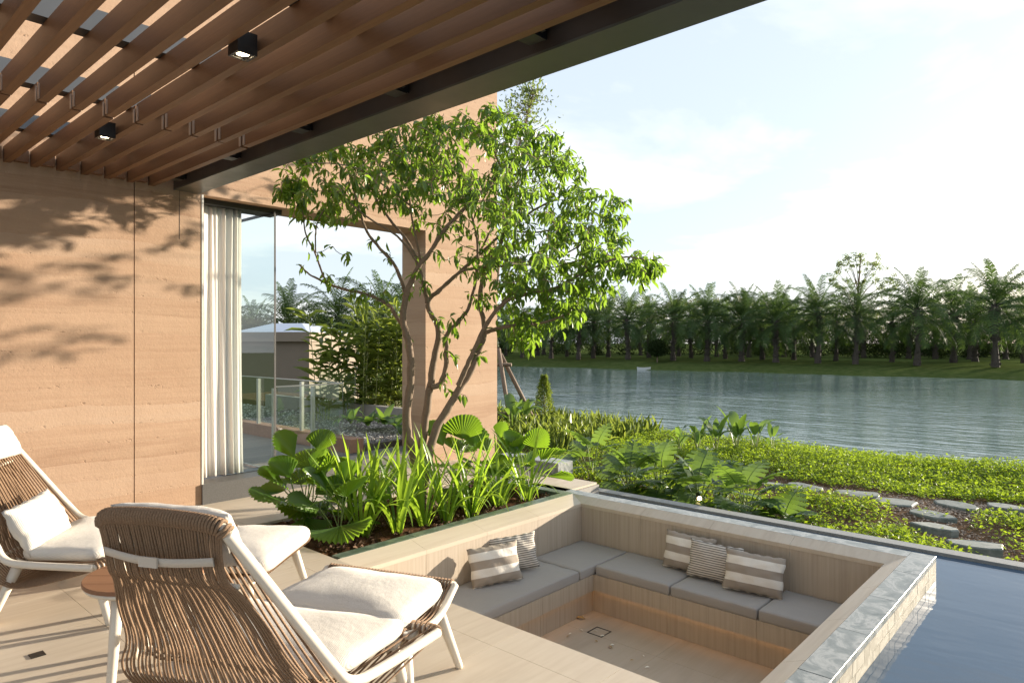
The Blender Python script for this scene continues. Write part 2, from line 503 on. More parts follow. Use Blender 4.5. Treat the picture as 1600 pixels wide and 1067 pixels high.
class MB:
    def __init__(self):
        self.v, self.f, self.t = [], [], []
    def add(self, verts, faces, tint=None):
        b = len(self.v)
        self.v.extend([tuple(p) for p in verts])
        self.f.extend([tuple(i + b for i in f) for f in faces])
        self.t.extend([0.5 if tint is None else tint] * len(verts))
        return self
    def box(self, lo, hi):
        (x0, y0, z0), (x1, y1, z1) = lo, hi
        return self.add([(x0, y0, z0), (x1, y0, z0), (x1, y1, z0), (x0, y1, z0), (x0, y0, z1), (x1, y0, z1), (x1, y1, z1), (x0, y1, z1)],
                        [(3, 2, 1, 0), (4, 5, 6, 7), (0, 1, 5, 4), (1, 2, 6, 5), (2, 3, 7, 6), (3, 0, 4, 7)])
    def cbox(self, lo, hi, c=.004):
        """box with chamfered top edges"""
        (x0, y0, z0), (x1, y1, z1) = lo, hi
        v = [(x0, y0, z0), (x1, y0, z0), (x1, y1, z0), (x0, y1, z0), (x0, y0, z1 - c), (x1, y0, z1 - c), (x1, y1, z1 - c), (x0, y1, z1 - c),
             (x0 + c, y0 + c, z1), (x1 - c, y0 + c, z1), (x1 - c, y1 - c, z1), (x0 + c, y1 - c, z1)]
        f = [(3, 2, 1, 0), (8, 9, 10, 11)]
        for a in (0, 4):
            for i in range(4):
                j = (i + 1) % 4
                f.append((a + i, a + j, a + 4 + j, a + 4 + i))
        return self.add(v, f)
    def tube(self, pts, rad, sides=8, caps=True, tint=None, closed=False):
        pts = [Vector(p) for p in pts]
        n = len(pts)
        if not hasattr(rad, '__len__'): rad = [rad] * n
        tang = []
        for i in range(n):
            if closed: d = pts[(i + 1) % n] - pts[i - 1]
            else: d = pts[min(i + 1, n - 1)] - pts[max(i - 1, 0)]
            tang.append(d.normalized() if d.length > 1e-9 else Vector((0, 0, 1)))
        up = Vector((0, 0, 1)) if abs(tang[0].z) < .9 else Vector((1, 0, 0))
        u = tang[0].cross(up).normalized()
        vs, fs = [], []
        for i in range(n):
            u = (u - tang[i] * u.dot(tang[i]))
            u = u.normalized() if u.length > 1e-6 else tang[i].orthogonal().normalized()
            w = tang[i].cross(u)
            for k in range(sides):
                a = 2 * math.pi * k / sides
                vs.append(pts[i] + (u * math.cos(a) + w * math.sin(a)) * rad[i])
        m = n if closed else n - 1
        for i in range(m):
            j = (i + 1) % n
            for k in range(sides):
                k2 = (k + 1) % sides
                fs.append((i * sides + k, i * sides + k2, j * sides + k2, j * sides + k))
        if caps and not closed:
            fs.append(tuple(range(sides - 1, -1, -1)))
            fs.append(tuple((n - 1) * sides + k for k in range(sides)))
        return self.add(vs, fs, tint)
    def mesh(self, name, mat, smooth=False):
        me = bpy.data.meshes.new(name)
        me.from_pydata(self.v, [], self.f)
        me.validate(verbose=False)
        if smooth: me.polygons.foreach_set('use_smooth', [True] * len(me.polygons))
        me.materials.append(M[mat] if isinstance(mat, str) else mat)
        return me
    def build(self, name, mat, parent=None, smooth=False, tint=False):
        me = self.mesh(name, mat, smooth)
        if tint:
            a = me.attributes.new('tint', 'FLOAT', 'POINT')
            a.data.foreach_set('value', self.t)
        return link(bpy.data.objects.new(name, me), parent)

def inst(name, me, parent, mat4=None):
    o = bpy.data.objects.new(name, me)
    if mat4 is not None: o.matrix_local = mat4
    return link(o, parent)

def place(o, mat4):
    o.matrix_local = mat4
    return o

def np_mesh(name, V, F, mat, tint=None, smooth=False):
    """V (n,3) array, F (m,k) int array, tint per vertex"""
    me = bpy.data.meshes.new(name)
    n, m, k = len(V), len(F), F.shape[1]
    me.vertices.add(n); me.vertices.foreach_set('co', np.ascontiguousarray(V, dtype=np.float32).ravel())
    me.loops.add(m * k); me.loops.foreach_set('vertex_index', np.ascontiguousarray(F, dtype=np.int32).ravel())
    me.polygons.add(m); me.polygons.foreach_set('loop_start', np.arange(0, m * k, k, dtype=np.int32))
    if smooth: me.polygons.foreach_set('use_smooth', np.ones(m, dtype=bool))
    me.update(calc_edges=True)
    me.materials.append(M[mat])
    if tint is not None:
        a = me.attributes.new('tint', 'FLOAT', 'POINT')
        a.data.foreach_set('value', np.ascontiguousarray(tint, dtype=np.float32))
    return me

LT = np.array([(0, 0, 0), (.33, .42, .10), (.33, -.42, .10), (.33, 0, 0), (.70, .40, .04), (.70, -.40, .04), (.70, 0, -.06), (1, 0, -.16)])
LF = np.array([(0, 3, 1), (0, 2, 3), (3, 6, 4), (3, 4, 1), (3, 2, 5), (3, 5, 6), (6, 7, 4), (6, 5, 7)])
LT4 = np.array([(0, 0, 0), (.45, .5, .1), (1, 0, -.1), (.45, -.5, .1)])
LF4 = np.array([(0, 2, 1), (0, 3, 2)])

def leaf_arrays(org, dirs, ups, length, width, tint, fine=True):
    """many leaves at once: returns V, F, tint arrays"""
    T, FF = (LT, LF) if fine else (LT4, LF4)
    d = dirs / np.linalg.norm(dirs, axis=1, keepdims=True)
    s = np.cross(ups, d); s /= np.maximum(np.linalg.norm(s, axis=1, keepdims=True), 1e-6)
    nn = np.cross(d, s)
    L, W = length[:, None, None], width[:, None, None]
    V = org[:, None, :] + T[None, :, 0:1] * d[:, None, :] * L + T[None, :, 1:2] * s[:, None, :] * W + T[None, :, 2:3] * nn[:, None, :] * L
    n, k = len(org), len(T)
    F = (FF[None, :, :] + (np.arange(n) * k)[:, None, None]).reshape(-1, 3)
    return V.reshape(-1, 3), F, np.repeat(tint, k)

def smooth_path(pts, it=2, closed=False):
    pts = [Vector(p) for p in pts]
    for _ in range(it):
        q = [] if closed else [pts[0]]
        rngi = range(len(pts)) if closed else range(len(pts) - 1)
        for i in rngi:
            a, b = pts[i], pts[(i + 1) % len(pts)]
            q += [a * .75 + b * .25, a * .25 + b * .75]
        if not closed: q.append(pts[-1])
        pts = q
    return pts

def pillow_mesh(name, lx, ly, lz, mat, pinch=.10, n=22, seed=0, wr=.006, flat=2.2):
    """a stuffed pillow lying in the x-z plane (x wide, z high), y is its thickness"""
    r = random.Random(seed)
    ph = [r.uniform(0, 6.28) for _ in range(8)]
    mb = MB()
    def pt(u, v, side):
        cu, cv = abs(u), abs(v)
        px = u * (1 - pinch * (1 - cu ** 2) * 0 - pinch * .5 * (1 - cv ** 2) * cu ** 3)
        pz = v * (1 - pinch * .5 * (1 - cu ** 2) * cv ** 3)
        th = max(0, (1 - cu ** flat)) ** .55 * max(0, (1 - cv ** flat)) ** .55
        w = wr * (math.sin(9 * u + 5 * v + ph[0]) + math.sin(13 * v - 6 * u + ph[1]) * .7 + math.sin(21 * u * v + ph[2]) * .6) * (1 - .5 * th)
        w2 = wr * .8 * math.sin(17 * u + ph[3]) * cv ** 4
        return (px * lx / 2 + wr * math.sin(7 * v + ph[4]), side * th * ly / 2 + w * th ** .3, pz * lz / 2 + w2)
    for side in (-1, 1):
        b = [[pt(-1 + 2 * i / n, -1 + 2 * j / n, side) for i in range(n + 1)] for j in range(n + 1)]
        vs = [p for row in b for p in row]
        fs = []
        for j in range(n):
            for i in range(n):
                a = j * (n + 1) + i
                q = (a, a + 1, a + n + 2, a + n + 1)
                fs.append(q if side < 0 else q[::-1])
        mb.add(vs, fs)
    me = mb.mesh(name, mat, True)
    bm = bmesh.new(); bm.from_mesh(me); bmesh.ops.remove_doubles(bm, verts=bm.verts, dist=1e-5); bm.to_mesh(me); bm.free()
    me.polygons.foreach_set('use_smooth', [True] * len(me.polygons))
    return me

def pad_mesh(name, outline, z0, z1, mat, puff=.012, round_=.02, n=10, seed=0, wr=.003, sag=0.0):
    """an upholstered pad: quad outline (4 corners a,b,c,d ccw), soft edges and a puffed top"""
    r = random.Random(seed); ph = [r.uniform(0, 6.28) for _ in range(4)]
    a, b, c, d = [Vector((p[0], p[1], 0)) for p in outline]
    cen = (a + b + c + d) / 4
    mb = MB()
    N = n
    rows = []
    def base(u, v): return a * (1 - u) * (1 - v) + b * u * (1 - v) + c * u * v + d * (1 - u) * v
    size = min((b - a).length, (d - a).length)
    prof = [(0.35, 0.0), (0.08, .0), (0, .22), (-.06, .5), (0, .78), (.10, .95), (.30, 1.0)]
    # side ring points follow the rounded outline
    ring = []
    rr = round_
    corners = [a, b, c, d]
    for i, p in enumerate(corners):
        pp, pn = corners[i - 1], corners[(i + 1) % 4]
        e0, e1 = (pp - p).normalized(), (pn - p).normalized()
        s0, s1 = p + e0 * rr * 2, p + e1 * rr * 2
        for k in range(5):
            t = k / 4
            ring.append(s0 * (1 - t) ** 2 + p * 2 * t * (1 - t) + s1 * t ** 2)
        q0, q1 = s1, pn + (p - pn).normalized() * rr * 2
        for k in range(1, 8): ring.append(q0.lerp(q1, k / 8))
    m = len(ring)
    h = z1 - z0
    layers = [(rr * .9, 0), (rr * .2, .06), (0, .25), (-rr * .12, .5), (0, .75), (rr * .35, .93), (rr * 1.1, 1.0)]
    for (ins, tz) in layers:
        for p in ring:
            dv = cen - p; L = dv.length
            q = p + dv * (ins / max(L, .01))
            zz_ = z0 + h * tz + (wr * math.sin(40 * p.x + 31 * p.y + ph[0]) if tz > .5 else 0)
            mb.v.append((q.x, q.y, zz_)); mb.t.append(.5)
    for k in range(len(layers) - 1):
        for i in range(m):
            j = (i + 1) % m
            mb.f.append((k * m + i, k * m + j, (k + 1) * m + j, (k + 1) * m + i))
    # top, concentric
    last = (len(layers) - 1) * m
    for s in (.85, .65, .4, .15):
        st = len(mb.v)
        for i in range(m):
            p = Vector(mb.v[(len(layers) - 1) * m + i]); q = cen.lerp(Vector((p.x, p.y, 0)), s)
            hh = z1 + puff * (1 - s ** 3) - sag * (1 - s ** 2) + wr * (math.sin(11 * q.x + 7 * q.y + ph[1]) + .6 * math.sin(23 * q.y - 9 * q.x + ph[2]))
            mb.v.append((q.x, q.y, hh)); mb.t.append(.5)
        for i in range(m):
            j = (i + 1) % m
            mb.f.append((last + i, last + j, st + j, st + i))
        last = st
    mb.f.append(tuple(last + i for i in range(m)))
    mb.f.append(tuple(range(m - 1, -1, -1)))
    return mb.mesh(name, mat, True)

# ================================================================== LARGE STRUCTURE
WALL_Y, WALL_T = 6.26, .45
JAMB_X, COL_X0, COL_X1 = 2.684, 5.38, 6.65
HEAD_Z, SILL_Z = 2.85, .185
PIT = dict(x0=2.635, x1=5.22, y0=1.20, y1=3.81, floor=-.80, seat=-.47)

# --- lake, its bed, the far bank and the land on the left
LAKE_Z, BANK_Z = -2.7, -1.55
o = MB().add([(-300, -700, LAKE_Z), (1500, -700, LAKE_Z), (1500, 1200, LAKE_Z), (-300, 1200, LAKE_Z)], [(0, 1, 2, 3)]).build('lake_water', 'lake_water')
tag(o, 'rippled grey-blue lake between the garden and the palms', 'water', kind='structure')

def shore(s):
    """far shoreline: s in photo columns, extended past both edges"""
    k = [(-900, 330), (300, 190), (560, 140), (800, 114), (1000, 100), (1190, 90), (1400, 80), (1600, 73), (2200, 58), (3200, 45)]
    for (a, za), (b, zb) in zip(k, k[1:]):
        if s <= b: return za + (zb - za) * (s - a) / (b - a)
    return k[-1][1]
def bank_point(s, t, z):
    Z = shore(s) + t
    l = (s - CPX) / FPX * Z
    return (Z * CA + l * SA, Z * SA - l * CA, z)
mb = MB()
S = [-900, -500, 0, 300, 450, 560] + list(range(640, 1800, 30)) + [1900, 2200, 2700, 3200]
T_ = [(-3, -3.6), (-.3, LAKE_Z - .05), (.3, LAKE_Z + .14), (1.6, LAKE_Z + .45), (4, BANK_Z - .35), (8, BANK_Z), (14, BANK_Z + .1), (40, BANK_Z + .2), (90, BANK_Z + .25), (300, BANK_Z + .2), (900, BANK_Z)]
for j, (t, z) in enumerate(T_):
    for s in S:
        wob = (math.sin(s * .05) + math.sin(s * .021 + 2)) * (.6 if t < 9 else 0)
        mb.v.append(bank_point(s, t + wob, z + (random.uniform(-.06, .06) if 2 < t < 50 else 0))); mb.t.append(.5)
nS = len(S)
for j in range(len(T_) - 1):
    for i in range(nS - 1):
        a = j * nS + i
        mb.f.append((a, a + 1, a + nS + 1, a + nS))
o = mb.build('terrain', 'bank_grass', smooth=True)
tag(o, 'grassy far bank of the lake under the palms', 'bank', kind='structure')

# land behind the house on the left
mb = MB()
def P2(px, Z, z):
    p = at(px, CPY, Z); return (p.x, p.y, z)
mb.add([(-60, 6.9, -1.6), (4.6, 10.5, -1.6), P2(640, 16, -1.6), P2(760, 40, -1.6), P2(770, 160, -1.6), P2(-200, 160, -1.6), (-200, 120, -1.6), (-200, 6.9, -1.6)], [(0, 1, 2, 3, 4, 5, 6, 7)])
o = mb.build('ground', 'bank_grass')
tag(o, 'green ground behind the neighbouring building', 'ground', kind='structure')

# --- deck: a slab with the floor tiles laid on it
deck = MB()
deck.box((-4.0, .94, -.9), (PIT['x0'] - .02, 6.26, -.022))
deck.box((2.62, 5.22, -.9), (6.02, 6.26, -.022))
deck.box((5.36, 4.10, -.9), (5.94, 5.215, -.022))
deck = deck.build('deck', 'kerb_stone')
tag(deck, 'pale travertine terrace floor of long tiles', 'floor', kind='structure')
TW, TD, J = 1.2, .6, .0010
def tile(x0, x1, y0, y1):
    MB().box((x0 + J, y0 + J, -.02), (x1 - J, y1 - J, 0.0)).build('floor_tile', 'tile', deck)
ys = [1.092 + i * TD for i in range(10)]
for i, y0 in enumerate(ys):
    y1 = min(y0 + TD, 6.258)
    if y1 - y0 < .05: continue
    x = -3.6
    while x < 2.6:
        x1 = min(x + TW, 2.635)
        if 2.635 - x1 < .3 and x1 < 2.635: x1 = 2.4
        if x1 - x > .05: tile(x, x1, y0, y1)
        x = x1 if x1 > x + .01 else 9
for x in (2.635, 3.6, 4.8):
    x1 = {2.635: 3.6, 3.6: 4.8, 4.8: 6.0}[x]
    for (y0, y1) in ((5.25, 5.75), (5.75, 6.255)): tile(x, x1, y0, y1)
for (y0, y1) in ((4.12, 4.7), (4.7, 5.245)): tile(5.37, 5.93, y0, y1)
# little floor drain cover
o = MB().box((.84, 3.815, -.004), (.90, 3.875, .0035)).build('drain_cover', 'black_metal', deck)

# --- rammed-earth house
house = empty('rammed_earth_house', (2.0, 6.5, 0))
tag(house, 'tan rammed earth house wall with a tall opening and a square pier', 'house')
def hb(name, lo, hi, mat):
    o = MB().box(lo, hi).build(name, mat, house)
    o.location = -Vector(house.location)
    return o
hb('wall_panel', (-7.0, WALL_Y, -.5), (2.110, WALL_Y + WALL_T, 6.4), 'earth')
hb('wall_panel', (2.118, WALL_Y, -.5), (JAMB_X, WALL_Y + WALL_T, 6.4), 'earth')
hb('wall_core', (2.0, WALL_Y + .03, -.4), (2.2, WALL_Y + .4, 6.3), 'recess_metal')
hb('lintel', (JAMB_X, WALL_Y + .001, HEAD_Z), (COL_X0, WALL_Y + WALL_T, 6.4), 'earth')
hb('pier', (COL_X0, WALL_Y, -.5), (COL_X1, WALL_Y + WALL_T, 6.4), 'earth')
hb('edge_trim', (JAMB_X, WALL_Y - .004, SILL_Z), (JAMB_X + .018, WALL_Y + .05, HEAD_Z), 'plate_white')
hb('sill', (JAMB_X, WALL_Y - .02, -.3), (COL_X0, WALL_Y + WALL_T - .01, SILL_Z), 'granite')
hb('head_track', (JAMB_X + .02, WALL_Y + .12, HEAD_Z - .05), (3.55, WALL_Y + .36, HEAD_Z - .001), 'black_metal')
# narrow vertical joint in the right-hand panel near the top, as in the photograph
hb('joint_strip', (2.487, WALL_Y - .002, 2.42), (2.490, WALL_Y + .01, 2.85), 'recess_metal')

# --- inner balcony floor behind the opening
bal = MB()
bal.box((-1.0, 6.72, -.3), (4.62, 11.2, SILL_Z - .03))
bal = bal.build('balcony_floor', 'kerb_stone')
tag(bal, 'grey boarded balcony floor behind the opening', 'floor', kind='structure')
y = 6.73
while y < 11.1:
    MB().cbox((1.5, y, SILL_Z - .028), (4.60, y + .138, SILL_Z - .004), .003).build('plank', 'deck_wood', bal)
    y += .142
MB().box((3.0, 6.50, SILL_Z), (3.44, 6.60, SILL_Z + .006)).build('floor_track', 'black_metal', bal)
o = MB().box((4.62, 6.72, -.3), (4.80, 11.2, .34)).build('kerb', 'terracotta')
tag(o, 'terracotta kerb at the foot of the glass balustrade', 'kerb', kind='structure')
gr = MB()
gr.box((4.80, 6.95, -.5), (6.60, 14.0, .22))
gr = gr.build('gravel_bed', 'gravel')
tag(gr, 'bed of grey and white gravel beyond the balustrade', 'gravel', kind='structure')
n = 5200
px_ = np.stack([rng.uniform(4.85, 6.58, n), rng.uniform(7.0, 13.5, n), np.full(n, .225)], 1)
OCT = np.array([(1, 0, 0), (-1, 0, 0), (0, 1, 0), (0, -1, 0), (0, 0, .7), (0, 0, -.7)])
OF = np.array([(0, 2, 4), (2, 1, 4), (1, 3, 4), (3, 0, 4)])
sz = rng.uniform(.010, .028, n)
rot = rng.uniform(0, 6.28, n)
rx = OCT[None, :, 0] * np.cos(rot)[:, None] - OCT[None, :, 1] * np.sin(rot)[:, None] * .7
ry = OCT[None, :, 0] * np.sin(rot)[:, None] + OCT[None, :, 1] * np.cos(rot)[:, None] * .7
V = np.stack([rx * sz[:, None], ry * sz[:, None], OCT[None, :, 2] * sz[:, None]], 2) + px_[:, None, :]
F = (OF[None] + (np.arange(n) * 6)[:, None, None]).reshape(-1, 3)
t = NT('pebble'); a = t.attr(); t.set(Base_Color=t.ramp(a, [(0, (.07, .065, .06)), (.5, (.25, .235, .21)), (1, (.62, .59, .53))]), Roughness=.8); M['pebble'] = t.m
me = np_mesh('pebbles', V.reshape(-1, 3), F, 'pebble', np.repeat(rng.uniform(0, 1, n), 6))
tag(link(bpy.data.objects.new('pebbles', me)), 'loose light and dark pebbles beyond the balustrade', 'pebbles', kind='stuff')
o = MB().box((6.6, 6.95, .1), (6.72, 12.5, .46)).build('low_wall', 'kerb_stone')
tag(o, 'low grey kerb wall beyond the gravel, under the ginger plants', 'low wall')
o = MB().box((6.72, 6.9, -.4), (7.15, 8.0, .3)).box((6.72, 8.001, -.4), (8.25, 15.0, .3)).build('planting_bed', 'garden_soil')
tag(o, 'soil bed under the ginger plants behind the pier', 'soil', kind='structure')

# --- sunken seating pit
pit = empty('sunken_seating_pit', (3.9, 2.5, PIT['floor']))
tag(pit, 'sunken stone seating pit with built-in benches and slate coping', 'seating pit')
def pb(name, lo, hi, mat, ch=None):
    m_ = MB()
    m_.cbox(lo, hi, ch) if ch else m_.box(lo, hi)
    o = m_.build(name, mat, pit); o.location = -Vector(pit.location); return o
def poly(name, v, f, mat):
    o = MB().add(v, f).build(name, mat, pit); o.location = -Vector(pit.location); return o
x0, x1, y0, y1, fz, sz_ = PIT['x0'], PIT['x1'], PIT['y0'], PIT['y1'], PIT['floor'], PIT['seat']
CH = -.046
# floor slabs
for i in range(3):
    for j in range(2):
        a = x0 + (x1 - x0) * i / 3; b = x0 + (x1 - x0) * (i + 1) / 3
        c = y0 + (y1 - y0) * j / 2; d = y0 + (y1 - y0) * (j + 1) / 2
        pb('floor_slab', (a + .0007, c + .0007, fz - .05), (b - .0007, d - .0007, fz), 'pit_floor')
# wall panels, 0.6 m wide, standing on the pit floor
def run(n, a, b): return [(a + (b - a) * i / n, a + (b - a) * (i + 1) / n) for i in range(n)]
for (a, b) in run(4, x0, x1):
    pb('wall_panel', (a + .001, y1, fz - .05), (b - .001, y1 + .10, CH), 'panel')
    pb('wall_panel', (a + .001, y0 - .10, fz - .05), (b - .001, y0, CH), 'panel')
for (a, b) in run(4, y0, y1):
    pb('wall_panel', (x1, a + .001, fz - .05), (x1 + .10, b - .001, CH), 'panel')
    pb('wall_panel', (x0 - .018, a + .001, fz - .05), (x0, b - .001, -.023), 'panel')
# sloping stone borders between the walls and the coping
def bev(v): poly('sloping_border', v, [(0, 1, 2, 3), (7, 6, 5, 4), (0, 4, 5, 1), (1, 5, 6, 2), (2, 6, 7, 3), (3, 7, 4, 0)], 'tile')
XO, YO, YR = 5.335, 1.092, 3.995
def slab8(a, b, c, d): bev([a, b, c, d] + [(p[0], p[1], p[2] - .03) for p in (a, b, c, d)])
segx = run(4, x0, x1)
for i, (a, b) in enumerate(segx):
    e = XO if i == 3 else b
    slab8((a + .001, y1 - .004, CH), (b - .001, y1 - .004, CH), (e - .001, YR, -.001), (a + .001, YR, -.001))
    slab8((a + .001, YO, -.001), (e - .001, YO, -.001), (b - .001, y0 + .004, CH), (a + .001, y0 + .004, CH))
segy = run(4, y0, y1)
for i, (a, b) in enumerate(segy):
    a2 = YO if i == 0 else a; b2 = YR if i == 3 else b
    slab8((x1 - .004, a + .001, CH), (XO, a2 + .001, -.001), (XO, b2 - .001, -.001), (x1 - .004, b - .001, CH))
# slate coping along the pool, and round the far side
XC, YC = 5.48, .94
xs = [XC - .50 + 0 * .6]
e = 4.374
edges = [XC, 4.96, 4.374, 3.774, 3.174, 2.574, 1.974, 1.374, .774, .174, -.426, -1.026, -1.6]
for a, b in zip(edges[1:], edges):
    pb('coping_slab', (a + .0012, YC, -.035), (b - .0012, YO - .001, random.uniform(-.0008, .0004)), 'slate', .0016)
edges = [YO, 1.62, 2.22, 2.82, 3.42, 4.02, 4.60]
for a, b in zip(edges, edges[1:]):
    pb('coping_slab', (XO + .001, a + .0004, -.035), (XC, b - .0004, 0.0), 'slate')
pb('coping_core', (-1.6, YC + .012, -1.2), (XC - .012, YO + .005, -.036), 'pool_rim')
pb('coping_core', (XO + .005, YO + .006, -1.2), (XC - .012, 4.60, -.036), 'pool_rim')
# mosaic facing tiles on the pool side, two courses of uneven widths
for (za, zb) in ((-.106, -.038), (-.178, -.109)):
    x = XC
    while x > .3:
        w_ = random.uniform(.085, .15)
        pb('facing_tile', (x - w_ + .001, YC + random.uniform(-.0005, .0015), za), (x - .001, YC + .011, zb), 'mosaic')
        x -= w_
# benches: overhanging seat box, set-back plinth, a light strip in the recess
XB, YB = 4.69, 3.29
for (a, b) in run(3, x0 + .01, XB): pb('bench_front', (a + .001, YB, -.605), (b - .001, YB + .03, sz_), 'panel')
for (a, b) in run(3, y0, YB): pb('bench_front', (XB, a + .001, -.605), (XB + .03, b - .001, sz_), 'panel')
pb('bench_seat', (x0 + .002, YB + .0305, sz_ - .04), (x1 - .001, y1 - .001, sz_ - .004), 'panel')
pb('bench_seat', (XB + .0305, y0 + .001, sz_ - .04), (x1 - .002, YB + .030, sz_ - .006), 'panel')
for (a, b) in run(3, x0 + .01, XB + .05): pb('plinth', (a + .001, YB + .05, fz), (b - .001, YB + .08, -.50), 'panel')
for (a, b) in run(3, y0, YB + .05): pb('plinth', (XB + .05, a + .001, fz), (XB + .08, b - .001, -.50), 'panel')
pb('light_strip', (x0 + .05, YB + .034, -.592), (XB - .02, YB + .044, -.586), 'led')
pb('light_strip', (XB + .034, y0 + .05, -.592), (XB + .044, YB - .0, -.586), 'led')
# square drain outline in the floor
g = (4.42, 3.05)
for lo, hi in (((-.07, -.07), (.07, -.062)), ((-.07, .062), (.07, .07)), ((-.07, -.062), (-.062, .062)), ((.062, -.062), (.07, .062))):
    pb('drain_edge', (g[0] + lo[0], g[1] + lo[1], fz + .0005), (g[0] + hi[0], g[1] + hi[1], fz + .003), 'black_metal')

# --- planter in the deck
pl = MB()
soilg = [[None] * 23 for _ in range(41)]
for i in range(41):
    for j in range(23):
        x = 2.64 + 2.62 * i / 40; y = 4.10 + 1.13 * j / 22
        soilg[i][j] = len(pl.v)
        pl.v.append((x, y, -.045 + .03 * math.sin(x * 5 + y * 3) * math.sin(y * 7) + random.uniform(-.012, .014) + .03 * math.sin(math.pi * j / 22))); pl.t.append(.5)
for i in range(40):
    for j in range(22): pl.f.append((soilg[i][j], soilg[i + 1][j], soilg[i + 1][j + 1], soilg[i][j + 1]))
soil = pl.build('planter_soil', 'mulch', smooth=False)
tag(soil, 'dark brown mulch filling the planter beside the pit', 'soil', kind='structure')
rim = empty('planter_edging', (4, 4.05, 0))
tag(rim, 'green slate rim along the planter', 'planter rim')
def rb(lo, hi):
    o = MB().cbox(lo, hi, .003).build('rim_slab', 'slate_green', rim); o.location = -Vector(rim.location)
for (a, b) in run(4, 2.66, 5.36): rb((a + .001, YR + .001, -.06), (b - .001, 4.098, .002))
rb((5.265, 4.10, -.06), (5.365, 4.66, .001)); rb((5.265, 4.662, -.06), (5.365, 5.22, .001))
o = MB().cbox((2.62, 4.62, -.02), (2.78, 4.72, .012), .004).build('white_slab', 'plate_white')
tag(o, 'small pale stone lying at the left corner of the planter', 'stone')
# bark chips
n = 2600
cx = np.stack([rng.uniform(2.70, 5.22, n), rng.uniform(4.12, 5.2, n), rng.uniform(-.04, .0, n)], 1)
dr = rng.normal(size=(n, 3)); dr[:, 2] *= .35
up = rng.normal(size=(n, 3)) + np.array([0, 0, 1.5])
V, F, T0 = leaf_arrays(cx, dr, up, rng.uniform(.015, .05, n), rng.uniform(.012, .03, n), rng.uniform(0, 1, n), False)
t = NT('chip'); a = t.attr(); t.set(Base_Color=t.ramp(a, [(0, (.035, .018, .01)), (.6, (.11, .058, .03)), (1, (.22, .13, .075))]), Roughness=.9); M['chip'] = t.m
tag(link(bpy.data.objects.new('bark_chips', np_mesh('bark_chips', V, F, 'chip', T0))), 'loose brown bark chips over the planter soil', 'bark chips', kind='stuff')

# --- stone block beyond the planter
o = MB().cbox((5.95, 4.66, -.5), (6.22, 5.6, .13), .006).build('stone_block', 'slate')
tag(o, 'low grey stone block beside the end of the pool channel', 'stone block')

# --- pool
mb = MB()
mb.add([(-8, -14, -.16), (6.10, -14, -.16), (6.10, .94, -.16), (-8, .94, -.16), (6.10, 4.60, -.16), (XC - .01, 4.60, -.16), (XC - .01, .94, -.16)],
       [(0, 1, 2, 3), (6, 2, 4, 5)])
o = mb.build('pool_water', 'pool_water')
tag(o, 'still dark blue pool water around the seating pit', 'water', kind='structure')
mb = MB().box((-8, -14, -1.25), (6.10, 4.6, -1.2))
o = mb.build('pool_floor', 'pool_inside'); tag(o, 'dark pool basin', 'pool', kind='structure')
rimo = empty('pool_rim', (6.15, 1, -.2)); tag(rimo, 'thin dark stone rim between the pool and the garden', 'pool rim')
yy = -14.0
while yy < 4.6:
    b = min(yy + .9, 4.64)
    o = MB().box((6.10, yy + .0005, -1.2), (6.235, b - .0005, -.135)).build('rim_stone', 'pool_rim', rimo)
    o.location = -Vector(rimo.location)
    yy += .9

# --- garden platform
GZ = -.44
gx = np.linspace(6.235, 12.6, 60); gy = np.linspace(-16, 14.5, 140)
mb = MB()
for x in gx:
    for y in gy:
        mb.v.append((x, y, GZ + .03 * math.sin(x * 2.1 + y) + .025 * math.sin(y * 1.7 - x) + random.uniform(-.012, .012) + (.22 * max(0, 1 - abs(x - 6.235) / .35) if y < 4.7 else 0) * .8)); mb.t.append(.5)
for i in range(len(gx) - 1):
    for j in range(len(gy) - 1):
        a = i * len(gy) + j; mb.f.append((a, a + len(gy), a + len(gy) + 1, a + 1))
o = mb.build('garden_ground', 'garden_soil', smooth=True)
tag(o, 'brown garden soil between the ground cover plants', 'ground', kind='structure')
o = MB().add([(12.6, -16, GZ), (12.6, 14.5, GZ), (17, 14.5, -3.2), (17, -16, -3.2)], [(0, 3, 2, 1)]).build('garden_bank', 'garden_soil')
tag(o, 'slope dropping from the garden to the lake', 'bank', kind='structure')
o = MB().box((6.24, 4.66, -1.3), (12.6, 14.5, GZ - .06)).build('garden_base', 'garden_soil')
tag(o, 'earth body under the garden', 'ground', kind='structure')

